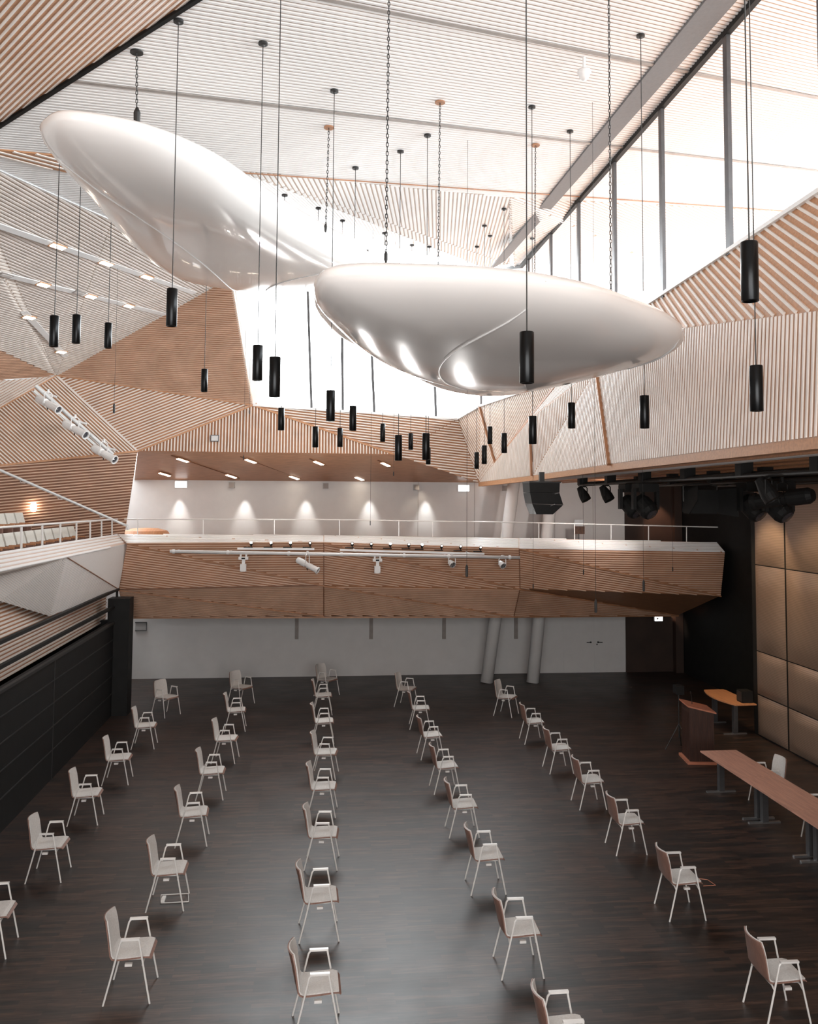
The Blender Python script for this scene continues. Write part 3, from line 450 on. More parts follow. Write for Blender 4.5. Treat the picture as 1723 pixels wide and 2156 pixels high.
# ================================================================== FAR BALCONY
bal = thing('balcony', 'long faceted timber balcony of horizontal slats spanning the far end of the hall', 'balcony', (3, 24.4, 2.2)); BI = Vector((3, 24.4, 2.2))
BB = {k: [Vector(p)-BI for p in v] for k, v in G['balc'].items()}
tw = Vector((0, -10, 0))
def bslat(name, pts, d, **kw):
    o = slat_obj(name, pts, d, parent=bal, toward=tw, **kw); return o
for i in range(3):
    t0, t1 = BB['top'][i], BB['top'][i+1]; m0_, m1_ = BB['mid'][i], BB['mid'][i+1]; q0, q1 = BB['bot'][i], BB['bot'][i+1]
    kw = dict(m0='slat_warm', m1='groove', pitch=.062, wd=.5, depth=.028)
    bslat('front_panel', [t0, t1, m1_], t1-t0, **kw); 
    bslat('front_panel', [t0, m1_, m0_], (m1_-t0)*.75+(t1-t0)*.25+Vector((0, 0, .12)), **kw)
    if i < 2:
        bslat('front_panel', [m0_, m1_, q1], m1_-m0_, **kw); bslat('front_panel', [m0_, q1, q0], (q1-m0_)*.7+(m1_-m0_)*.3, **kw)
    else:
        bslat('front_panel', [m0_, q1, q0], (q1-m0_)*.7+(m1_-m0_)*.3, **kw)
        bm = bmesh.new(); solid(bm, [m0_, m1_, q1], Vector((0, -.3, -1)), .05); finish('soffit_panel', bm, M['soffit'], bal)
    c0, c1 = BB['cap_back'][i], BB['cap_back'][i+1]
    o = slat_obj('cap_panel', [c0, c1, t1, t0], t1-t0, parent=bal, toward=Vector((3, 0, 12)), m0='paint', m1='groove_cap_lit', pitch=.085, wd=.7, depth=.012)  # light falling on the cap is put into white battens and pale grooves
bm = bmesh.new(); t3, m3, q3, c3 = BB['top'][3], BB['mid'][3], BB['bot'][3], BB['cap_back'][3]
endx = [t3, m3, q3, Vector((q3.x, 2.9, q3.z)), Vector((t3.x, 2.9, .9+.0)), Vector((c3.x, 0.05, c3.z))]
solid(bm, [t3, m3, q3], Vector((1, 0, 0)), .04); solid(bm, [t3, q3, Vector((t3.x, 2.7, 1.5)), c3], Vector((1, 0, 0)), .04); finish('end_panel', bm, M['wood'], bal)
bm = bmesh.new(); q = BB['bot']
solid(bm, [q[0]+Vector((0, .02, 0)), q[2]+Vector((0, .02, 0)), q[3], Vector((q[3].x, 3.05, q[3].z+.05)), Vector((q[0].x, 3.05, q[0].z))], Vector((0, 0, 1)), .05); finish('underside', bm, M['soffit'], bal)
bm = bmesh.new(); box(bm, (q[0].x-.2, .0, 1.45), (8.5, 3.05, 1.6)); finish('deck', bm, M['groove_dark'], bal)
bm = bmesh.new(); bar(bm, BB['mid'][0]+Vector((0, -.02, 0)), BB['mid'][1]+Vector((0, -.02, 0)), .03, .03)
finish('joint_strip', bm, M['groove_dark'], bal)
for a_, b_ in ((BB['top'][0], BB['mid'][1]), (BB['top'][1], BB['mid'][2]), (BB['top'][2], BB['mid'][3]), (BB['mid'][0], BB['bot'][1]), (BB['mid'][1], BB['bot'][2]), (BB['mid'][2], BB['bot'][3])):
    dn = Vector((0, -.035, -.02)); bm = bmesh.new(); bar(bm, a_+dn, b_+dn, .03, .035); finish('joint_strip', bm, M['groove'], bal)
for i in (1, 2):
    for ka, kb in (('top', 'mid'), ('mid', 'bot')):
        bm = bmesh.new(); bar(bm, BB[ka][i]+Vector((0, -.03, 0)), BB[kb][i]+Vector((0, -.03, 0)), .02, .02); finish('joint_strip', bm, M['groove_dark'], bal)

def railing(name, label, top, posts, r=.018, pr=.014, mm='rail', rd=0):
    rt = thing(name, label, 'railing', top[0]); o0 = Vector(top[0])
    bm = bmesh.new(); tube(bm, [Vector(p)-o0 for p in top], r, 8); finish('top_rail', bm, M[mm], rt)
    for a, b in posts:
        bm = bmesh.new(); bar(bm, Vector(a)-o0, Vector(b)-o0+Vector((0, 0, -.05)), pr*2, pr*2+rd, up=(0, 1, 0)); finish('post', bm, M[mm], rt)
    return rt
railing('railing', 'thin white metal railing along the top of the far timber balcony', G['rail'], G['railposts'], .017, .011, 'steel')

# ================================================================== LEFT GALLERY
lg = G['lg']; LGI = Vector((-5.0, 14, 4.2))
gal = thing('gallery', 'side gallery on the left with a bright sloped slatted parapet and pale grey facets', 'balcony', LGI)
cb = [Vector(p)-LGI for p in lg['cap_back']]; cf = [Vector(p)-LGI for p in lg['cap_front']]
cb0 = Vector((cb[0].x, -18, cb[0].z)); cf0 = Vector((cf[0].x, -18, cf[0].z))
slat_obj('parapet_cap', [cb0, cb[2], cf[2], cf0], cf[2]-cf[0], parent=gal, toward=Vector((3, 0, 9)), m0='paint', m1='groove_cap_lit', pitch=.09, wd=.7, depth=.012)  # daylight on the parapet is painted in with white battens, pale grooves
lp = {k: Vector(v)-LGI for k, v in G['lp'].items()}
e2, f2 = lp['e2'], cf0
tw2 = Vector((9, 0, 0))
kw = dict(m0='greypanel', m1='slat', pitch=.04, wd=.8, depth=.004, parent=gal, toward=tw2)  # pale grey stands in for a glossy highlight washing out the slats
slat_obj('facet_panel', [lp['a'], lp['c'], lp['b']], Vector((0, .1, 1)), **kw)
slat_obj('facet_panel', [lp['c'], lp['b'], lp['d']], Vector((0, 1, .1)), **kw)
slat_obj('facet_panel', [lp['c'], lp['d'], lp['e'], lp['e2'], Vector((cf0.x, cf0.y, cf0.z)), ], Vector((0, 1, -.35)), **kw)
bm = bmesh.new(); bar(bm, lp['c'], lp['b'], .02, .02); finish('joint_strip', bm, M['groove_dark'], gal)
bm = bmesh.new(); box(bm, (-3.9, -18, -.45), (-.45, 10.4, -.35)); finish('deck', bm, M['groove_dark'], gal)
bm = bmesh.new(); box(bm, (-3.9, -18, -.35), (-1.35, 9.6, .0)); finish('step', bm, M['groove_dark'], gal)
bm = bmesh.new(); box(bm, (-3.9, -18, .0), (-2.3, 9.2, .35)); finish('step', bm, M['groove_dark'], gal)
railing('railing', 'white railing with flat posts along the left side gallery', [Vector((-5.3, -4, 4.96))]+[Vector(p) for p in lg['rail']], [(Vector(a), Vector(b)) for a, b in lg['posts']], .022, .013, 'steel', .03)

# tip-up seats of the gallery
def make_seat():
    s = thing('theatre_seat', '', '')
    bm = bmesh.new(); bar(bm, (-.03, -.27, .30), (-.03, -.27, .62), .04, .38, up=(1, 0, 0)); box(bm, (-.12, -.30, 0), (.08, -.25, .60)); finish('side_panel', bm, M['ply'], s)
    bm = bmesh.new()
    n_ = 6; prof = [(-.10, .42), (-.13, .55), (-.17, .70), (-.22, .86)]
    for (xa, za), (xb, zb) in zip(prof, prof[1:]):
        vs = [bm.verts.new(p) for p in ((xa, -.27, za), (xa, .27, za), (xb, .27, zb), (xb, -.27, zb), (xa-.05, -.27, za), (xa-.05, .27, za), (xb-.04, .27, zb), (xb-.04, -.27, zb))]
        for f in ((0, 1, 2, 3), (7, 6, 5, 4), (0, 4, 5, 1), (1, 5, 6, 2), (2, 6, 7, 3), (3, 7, 4, 0)): bm.faces.new([vs[i] for i in f])
    finish('backrest', bm, M['fabric_cream'], s)
    bm = bmesh.new(); bar(bm, (.0, 0, .16), (-.02, 0, .56), .50, .05, up=(1, 0, 0)); finish('folded_seat', bm, M['ply'], s)
    bm = bmesh.new(); box(bm, (-.10, -.31, .60), (.20, -.25, .635)); finish('armrest', bm, M['table2'], s)
    return s
def copy_tree(o, parent=None, loc=None, rz=None):
    c = o.copy(); COL.objects.link(c); c.parent = parent
    if loc is not None: c.location = loc
    if rz is not None: c.rotation_euler = (0, 0, rz)
    for ch in list(o.children):
        copy_tree(ch, c)
    return c
seat0 = make_seat(); first = True
ords = ['first', 'second', 'third', 'fourth', 'fifth', 'sixth', 'seventh', 'eighth', 'ninth', 'tenth', 'eleventh', 'twelfth']
for (x, z, ylast, cnt, rowname) in ((-5.85, 3.85, 22.75, 11, 'front row'), (-6.75, 4.2, 21.65, 6, 'middle row'), (-7.75, 4.55, 21.9, 1, 'back row at the left picture edge')):
    for k in range(cnt):
        if first: s = seat0; first = False; s.location = (x, ylast-.64*k, z)
        else: s = copy_tree(seat0, None, (x, ylast-.64*k, z))
        s['category'] = 'theatre seat'; s['group'] = 'tip-up seats on the left gallery'
        s['label'] = 'cream tip-up seat, %s from the far end of the %s' % (ords[k], rowname) if cnt > 1 else 'single plywood tip-up seat of the %s' % rowname
# handrail on the gallery end wall
hr = thing('handrail', 'sloping grey handrail fixed to the slatted end wall of the left gallery', 'handrail', P['hr1']); o0 = P['hr1']
bm = bmesh.new(); tube(bm, [P['hrm']-o0, P['hr0']-o0, Vector((0, 0, 0)), Vector((.12, .0, -.05)), Vector((.15, 0, -.16))], .035, 10); finish('rail', bm, M['rail'], hr)
for t in (.15, .45, .8):
    p = P['hr0'].lerp(P['hr1'], t)-o0; bm = bmesh.new(); tube(bm, [p, p+Vector((0, .12, -.1)), p+Vector((0, .45, -.1))], .012, 6); finish('bracket', bm, M['rail'], hr)
bm = bmesh.new(); lathe(bm, [(0, .12), (.05, .11), (.075, .05), (.075, -.05), (.05, -.11), (0, -.12)], 12); o = finish('wall_lamp', bm, M['lamp']); o.location = P['lightw']+Vector((0, .4, 0))
tag(o, 'small glowing round lamp above the middle row of gallery seats', 'lamp')
# curved timber counter on the far balcony
bm = bmesh.new(); n_ = 28
for k in range(n_):
    a0_, a1_ = 2*PI*k/n_, 2*PI*(k+1)/n_
    pass
pt = P['ct']; lathe(bm, [(0, .16), (.35, .145), (.6, .08), (.66, .0), (.66, -.04), (.2, -.05), (.2, -.62), (0, -.62)], 32); o = finish('round_counter', bm, M['table2'], smooth=False)
o.location = (pt.x, pt.y, pt.z-.04); tag(o, 'round orange timber counter behind the railing at the left end of the far balcony', 'table')

# ================================================================== PILLARS, WALL THINGS
for i, (a, b) in enumerate(G['cols']):
    a, b = Vector(a), Vector(b); bm = bmesh.new(); d = (b-a); e = a+d*((6.0)/d.z); tube(bm, [a, e], .185, 28)
    o = finish('column', bm, M['plaster'], smooth=True); tag(o, ['round leaning white column, the left one of the pair under the balcony', 'round leaning white column, the right one of the pair under the balcony'][i], 'column', None)
for k, lab in (('exit0', 'lit white exit sign under the timber soffit, the left one'), ('exit1', 'lit white exit sign under the timber soffit, the right one')):
    t = thing('exit_sign', lab, 'exit sign', P[k]); bm = bmesh.new(); box(bm, (-.17, -.02, -.09), (.17, .02, .09)); finish('face', bm, M['sign'], t)
    bm = bmesh.new(); box(bm, (-.18, .02, -.10), (.18, .10, .11)); finish('housing', bm, M['paint'], t)
t = thing('exit_sign', 'lit white exit sign hanging below the right end of the balcony', 'exit sign', P['exit2']+Vector((0, -.1, -.07)))
bm = bmesh.new(); box(bm, (-.12, -.02, -.07), (.12, .02, .09)); finish('face', bm, M['sign'], t)
bm = bmesh.new(); lathe(bm, [(.03, 0), (.03, .01)], 12, origin=(-.05, -.022, .01), axis=(0, -1, 0)); box(bm, (-.01, -.03, -.05), (.0, -.02, .07)); box(bm, (-.10, -.03, -.055), (0, -.021, -.045)); finish('pictogram', bm, M['speakergrey'], t)
bm = bmesh.new(); box(bm, (-.13, .02, -.08), (.13, .1, .10)); finish('housing', bm, M['paint'], t)
for i in range(4):
    p = P['sq%d' % i]; t = thing('wall_speaker', ('square grey wall speaker %s' % ['nearest the left exit sign', 'second from the left under the soffit', 'left of the right exit sign', 'beside the leaning column, right of the exit signs'][i]), 'speaker', (p.x, 27.5, p.z), group='square grey wall speakers under the soffit')
    bm = bmesh.new(); box(bm, (-.09, -.12, -.09), (.09, 0, .09)); finish('cabinet', bm, M['speakergrey'], t)
    bm = bmesh.new(); box(bm, (-.075, -.13, -.075), (.075, -.12, .075)); finish('grille', bm, M['seam'], t)
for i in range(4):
    p = P['br%d' % i]; bm = bmesh.new(); box(bm, (-.055, -.06, -.38), (.055, 0, .62)); o = finish('wall_strip', bm, M['seam']); o.location = (p.x, 27.5, p.z+.0)  # dark upright strips standing slightly proud of the wall
    tag(o, 'dark vertical strip on the lower far wall, %s from the left' % ords[i], 'bracket', 'vertical strips under the far balcony')
p = P['panel']; t = thing('wall_box', 'small square grey box set in the vertical slats above the soffit', 'wall box', p+Vector((0, -.06, 0)))
bm = bmesh.new(); box(bm, (-.11, -.03, -.09), (.11, .06, .09)); finish('rim', bm, M['darkgrey'], t); bm = bmesh.new(); box(bm, (-.09, -.05, -.07), (.09, -.03, .07)); finish('plate', bm, M['plaster'], t)
p = P['frame_sign']; t = thing('wall_frame', 'small dark framed box on the lower grey wall beside the black pillar', 'frame', (p.x+.05, 27.5, p.z))
bm = bmesh.new(); box(bm, (-.2, -.05, .11), (.14, 0, .135)); box(bm, (.125, -.05, -.13), (.14, 0, .12)); box(bm, (-.2, -.05, -.135), (.14, 0, -.12)); finish('frame', bm, M['darkgrey'], t)
bm = bmesh.new(); box(bm, (-.2, -.02, -.12), (.125, 0, .11)); finish('panel', bm, M['speakergrey'], t)
# picture board on a stand
p = P['poster']; t = thing('display_board', 'slim display board with a landscape picture standing on the far balcony', 'display board', (p.x, p.y, 3.85))
h_ = p.z-3.85
bm = bmesh.new(); box(bm, (-.15, 0, h_-.0), (.15, .02, h_+.2)); finish('picture', bm, M['photo_sky'], t); bm = bmesh.new(); box(bm, (-.15, 0, h_-.24), (.17, .02, h_)); finish('picture', bm, M['photo_dark'], t)
bm = bmesh.new(); tube(bm, [(0, .04, 0), (0, .04, h_-.1)], .015, 8); box(bm, (-.15, -.1, 0), (.15, .18, .02)); finish('stand', bm, M['darkgrey'], t)
# double door in the lower far wall
dr = thing('door_1', '', ''); del dr['label']; del dr['category']; struct(dr); dr.location = (P['door_m'].x, 27.5, 0)
for s in (-1, 1):
    bm = bmesh.new(); box(bm, (min(0.006*s, 1.0*s), -.012, 0), (max(0.006*s, 1.0*s) if s > 0 else -.006, 0, 2.3)); lf = finish('leaf', bm, M['plaster'], dr)
    bm = bmesh.new(); box(bm, (s*.12-.02, -.06, .93), (s*.12+.02, -.012, .97)); bar(bm, (s*.12, -.06, .95), (s*.26 if s > 0 else s*.26, -.06, .95), .02, .02); 
    if s > 0: box(bm, (.07, -.02, .86), (.11, -.012, .90))
    finish('handle', bm, M['black'], lf)
bm = bmesh.new(); box(bm, (P['door_l'].x-.006, 27.49, 0), (P['door_l'].x+.006, 27.5, 2.3)); struct(finish('trim_12', bm, M['seam']))
bm = bmesh.new()
for x in (3.2, 5.0, 7.6, 8.86): box(bm, (x-.005, 27.49, 3.9), (x+.005, 27.5, 6.2))
struct(finish('trim_12', bm, M['seam']))

# recessed downlights
def downlight(p, n, lx, ly, label, group, glow=True, d=Vector((1, 0, 0)), e=0):
    q = p; nn = n.normalized(); d = (d-nn*d.dot(nn)).normalized(); s = nn.cross(d)
    t = thing('downlight', label, 'downlight', q, group=group)
    bm = bmesh.new(); bar(bm, -d*(lx/2+.03)+nn*.035, d*(lx/2+.03)+nn*.035, ly+.05, .02, up=nn); finish('frame', bm, M['wood'] if glow else M['seam'], t)
    bm = bmesh.new(); bar(bm, -d*lx/2+nn*.045, d*lx/2+nn*.045, ly, .02, up=nn); finish('diffuser', bm, M['lamp'] if glow else M['greypanel'], t)
    if e: spot('downlight_lamp', q+nn*.1, q+nn*3, e, 110, .6, (1, .84, .66), .06)
nS = newell([V['B'], V['K'], V['S']]); nS = nS if nS.z < 0 else -nS; dS = (P['dl0']-P['dl5'])
for i in range(9):
    downlight(P['dl%d' % i], nS, .42, .09, 'glowing slot light in the timber soffit, %s in the %s line' % (ords[i if i < 4 else i-4], 'front' if i < 4 else 'back'), 'slot lights in the timber soffit', True, Vector((1, -.9, 0)) if False else dS, 9)
nG = newell([V['A'], V['E'], V['D']]); nG = nG if nG.dot(INTERIOR-V['A']) > 0 else -nG
dG = (P['gl1']-P['gl0'])
labs = ['first of the upper line', 'second of the upper line', 'third of the upper line', 'first of the middle line', 'second of the middle line', 'third of the middle line', 'left one of the lowest line', 'right one of the lowest line']
for i in range(8):
    downlight(P['gl%d' % i], nG, .30 if i > 2 else .36, .09, 'lit slot light in the pale sloping left ceiling facet, %s' % labs[i], 'slot lights in the pale left facet', True, dG, 0)
for i in range(2):
    downlight(P['gv%d' % i], nG, .28, .08, 'dark unlit slot in the pale left ceiling facet, %s one' % ['left', 'right'][i], 'unlit slots in the pale left facet', False, dG, 0)
bm = bmesh.new(); nn = nG*.04
for a, b in ((P['gl0'], P['gl2']), (P['gl3'], P['gl5'])):
    d = (b-a).normalized(); bar(bm, a-d*3+nn*.7, b+d*2.2+nn*.7, .13, .02, up=nG)
d = (P['gl7']-P['gl6']).normalized(); bar(bm, P['gl6']-d*.4+nn*.7, P['gl7']+d*.5+nn*.7, .13, .02, up=nG)
struct(finish('trim_13', bm, M['paint']))

# ================================================================== REFLECTORS
def reflector(pts, thick_up, thick_dn, name, label, seams=()):
    pts = [Vector(p) for p in pts]; c = sum(pts, Vector())/len(pts); n = newell(pts); n = n if n.z > 0 else -n
    # smooth closed outline
    N = len(pts); dense = []
    for i in range(N):
        p0, p1, p2, p3 = pts[i-1], pts[i], pts[(i+1) % N], pts[(i+2) % N]
        for k in range(4):
            t = k/4; dense.append(.5*((2*p1)+(-p0+p2)*t+(2*p0-5*p1+4*p2-p3)*t*t+(-p0+3*p1-3*p2+p3)*t**3))
    bm = bmesh.new(); K = 18; rings = []
    def ring(s, h): return [bm.verts.new(c*0+(p-c)*s+n*h) for p in dense]
    prof = []
    for k in range(K+1):
        a = PI*k/K  # top pole -> rim -> bottom pole
        s = math.sin(a)**.6; ca = math.cos(a); h = (thick_up if ca > 0 else thick_dn)*abs(ca)*(1 if ca > 0 else -1)
        prof.append((s, h))
    vt = bm.verts.new(n*thick_up); vb = bm.verts.new(-n*thick_dn)
    rings = [ring(s, h) for s, h in prof[1:-1]]
    D = len(dense)
    for k in range(D):
        bm.faces.new((vt, rings[0][k], rings[0][(k+1) % D])); bm.faces.new((vb, rings[-1][(k+1) % D], rings[-1][k]))
    for a, b in zip(rings, rings[1:]):
        for k in range(D): bm.faces.new((a[k], b[k], b[(k+1) % D], a[(k+1) % D]))
    t = thing(name, label, 'acoustic reflector', c)
    finish('shell', bm, M['refl'], t, smooth=True)
    # raised joint lines across the underside
    for (i0, i1, bend) in seams:
        A, B = pts[i0]-c, pts[i1]-c; m_ = (A+B)/2; dirn = n.cross(B-A).normalized()*bend; line = []
        for k in range(21):
            u = k/20; q = A*(1-u)+B*u+dirn*4*u*(1-u)
            # radial position inside outline -> underside height
            ang = q.normalized(); best = min(dense, key=lambda p: -( (p-c).normalized().dot(ang)) ); rr = min(q.length/((best-c).length), 1.0)
            a = math.asin(min(1, rr**(1/.6))); h = -thick_dn*abs(math.cos(a))
            line.append(q+n*(h-.004))
        bm = bmesh.new(); tube(bm, line, .009, 6); finish('joint_line', bm, M['paint'], t)
    return t, c
reflector(G['RA'], .26, .42, 'acoustic_reflector', 'large glossy white sail-shaped reflector hanging on the left below the ceiling', seams=((0, 17, -.4), (10, 16, .6)))
reflector(G['RB'], .22, .32, 'acoustic_reflector', 'glossy white lens-shaped reflector hanging lower in the centre and right', seams=((7, 18, .8), (11, 16, -.2)))
ptsC = G['RC']
reflector(ptsC, .3, .45, 'acoustic_reflector', 'third white reflector mostly hidden behind the right hand one')

# chains holding the reflectors
labs = ['short dark chain with a hook holding the left reflector near its left tip', 'long dark chain between the two reflectors, rising out of the picture top', 'long dark chain holding the right end of the lower reflector', 'dark chain left of the tall central pendants, ending behind the lower reflector', 'dark chain behind the right tail of the left reflector', 'short dark chain behind the lower reflector near the window']
for i in range(6):
    a, b = P['chain%d' % i]; t = thing('hanging_chain', labs[i], 'chain', b, group='chains holding the reflectors'); L_ = (a-b).length; dd = (a-b)
    bm = bmesh.new(); n_ = int(L_/.048)
    for k in range(n_):
        p_ = dd*(k+.5)/n_; ax = Vector((1, 0, 0)) if k % 2 else Vector((0, 1, 0)); h_ = L_/n_*.68
        ring_ = [p_+ax*.012*math.cos(u)+Vector((0, 0, h_*math.sin(u))) for u in (PI/2, PI*.85, PI*1.15, PI*1.5, PI*1.85, PI*2.15, PI*2.5)]
        tube(bm, ring_, .0045, 4, cap=False)
    finish('links', bm, M['cable'], t)
    bm = bmesh.new(); lathe(bm, [(0, -.01), (.075, -.012), (.075, .006), (0, .01)], 16, origin=dd+Vector((0, 0, -.04))); finish('ceiling_plate', bm, M['cable'] if i in (0, 1, 2) else M['groove'], t)
    bm = bmesh.new(); lathe(bm, [(.01, -.03), (.035, 0), (.04, .14), (.015, .2)] if i == 0 else [(.01, -.05), (.02, 0), (.02, .05), (.01, .08)], 10); finish('shackle', bm, M['cable'], t)

from mathutils.bvhtree import BVHTree
_vs, _fs = [], []
for o in COL.objects:
    if o.name.startswith('ceiling') and o.type == 'MESH':
        n0 = len(_vs); _vs += [v.co.copy() for v in o.data.vertices]; _fs += [[n0+i for i in p_.vertices] for p_ in o.data.polygons]
_bvh = BVHTree.FromPolygons(_vs, _fs)
def topz(x, y, z):
    h = _bvh.ray_cast(Vector((x, y, z)), Vector((0, 0, 1)))
    return h[0].z if h[0] else cz(x, y)
# ================================================================== PENDANT LAMPS
PL = ['leftmost slim black pendant lamp before the pale left facet', 'second pendant from the left, before the pale left facet', 'third pendant from the left, at the edge of the timber facet', 'larger black pendant just below the left tail of the left reflector', 'small pendant before the timber wall left of the end window', 'upper of the two pendants side by side before the end window', 'lower and larger of the two pendants side by side before the end window', 'small pendant below the end window, nearest its lower left corner', 'small pendant before the slats, directly left below the tall central one', 'long pendant before the end window under the gap of the reflectors', 'small low pendant right below the long one under the reflector gap', 'pendant before the window sill, right of the long one under the gap', 'small pendant before the sill at the middle of the end wall', 'large low pendant before the slats at the middle of the end wall', 'small pendant just right of the large low one', 'large low pendant overlapping a smaller one behind it, right of the middle', 'small pendant hidden partly behind the large low one right of the middle', 'lowest small pendant at the right end of the far slatted wall', 'small low pendant second from the lowest by the far right corner', 'small high pendant in the corner of the far and right walls', 'small pendant before the pale triangular facet of the right corner', 'biggest pendant in the centre, hanging before the lower reflector', 'pendant just below the biggest central one, before the pale right wall', 'small pendant almost hidden behind the one under the central lamp', 'pendant before the pale right wall under the lower reflector', 'pendant before the ribbed right wall under the reflector tip', 'lower of the two pendants near the right edge', 'upper and largest pendant near the right edge, before diagonal slats']
bm = bmesh.new(); lathe(bm, [(.0, .41), (.02, .412), (.055, .41), (.058, .405), (.058, .004), (.055, 0), (.048, 0), (.048, .05), (0, .05)], 24)
pmesh_o = finish('lamp_body', bm, M['pend']); pmesh = pmesh_o.data; bpy.data.objects.remove(pmesh_o)
for f_ in pmesh.polygons: f_.use_smooth = abs(f_.normal.z) < .3
bm = bmesh.new(); lathe(bm, [(0, .052), (.035, .052), (.035, .056), (0, .056)], 16); bo = finish('bulb', bm, mat('bulb_warm', (.5, .3, .2), .4, emit=(1, .5, .25), estr=.5)); bmesh_ = bo.data; bpy.data.objects.remove(bo)
bm = bmesh.new(); tube(bm, [(0, 0, 0), (0, 0, 1)], .0055, 6); co = finish('cable', bm, M['cable']); cmesh = co.data; bpy.data.objects.remove(co)
bm = bmesh.new(); lathe(bm, [(0, -.03), (.012, -.03), (.02, -.012), (.055, -.008), (.055, .02), (0, .02)], 18); co = finish('ceiling_rose', bm, M['cable']); rmesh = co.data; bpy.data.objects.remove(co)
for i, (x, y, z, h, zt) in enumerate(G['pend']):
    zt = topz(x, y, z)-.015
    t = thing('pendant_lamp', PL[i], 'pendant lamp', (x, y, z), group='black cylinder pendants')
    sc = h/.41
    for nm, me, lz, s in (('lamp_body', pmesh, 0, (sc, sc, sc)), ('bulb', bmesh_, 0, (sc, sc, sc)), ('cable', cmesh, .41*sc, (1, 1, zt-.03-z-.41*sc)), ('ceiling_rose', rmesh, zt-.03-z, (1, 1, 1))):
        o = bpy.data.objects.new(nm, me); COL.objects.link(o); o.parent = t; o.location = (0, 0, lz); o.scale = s
# hanging microphones on thin wires
ML = ['hanging microphone before the diagonal slats left of the end window', 'long hanging microphone before the middle of the far balcony', 'tiny weight on a wire before the upper white wall', 'tiny hanging microphone before the right part of the balcony front', 'thin hanging microphone low before the right part of the balcony', 'thin hanging microphone at the soffit edge of the balcony right part', 'tiny hanging microphone near the right end of the balcony', 'thin hanging microphone where the balcony panels join', 'tiny hanging microphone below the left corner of the end window', 'tiny hanging microphone at the left soffit edge', 'small hanging microphone pointing left under the soffit edge']
for i in range(11):
    p = P['mic%d' % i]; t = thing('hanging_microphone', ML[i], 'microphone', p, group='hanging microphones'); big = i in (0, 1, 4, 5)
    bm = bmesh.new(); lathe(bm, [(0, 0), (.018, .0), (.022, .03), (.022, .16), (.008, .2)] if big else [(0, 0), (.012, 0), (.012, .09), (.006, .1)], 10); finish('capsule', bm, M['cable'], t)
    top = topz(p.x, p.y, p.z)+.02
    bm = bmesh.new(); tube(bm, [(0, 0, .1), (0, 0, top-p.z-.02)], .003, 4); finish('wire', bm, M['cable'], t)
# dome camera on ceiling
p = P['smoke']; t = thing('ceiling_camera', 'white dome camera on a short stem under the ceiling channel', 'camera', p)
bm = bmesh.new(); tube(bm, [(0, 0, 0), (0, 0, -.2)], .022, 10); finish('stem', bm, M['paint'], t)
bm = bmesh.new(); lathe(bm, [(0, -.2), (.09, -.2), (.1, -.24), (.07, -.27), (.065, -.31), (.03, -.345), (0, -.35)], 20); finish('dome', bm, M['paint'], t, smooth=True)

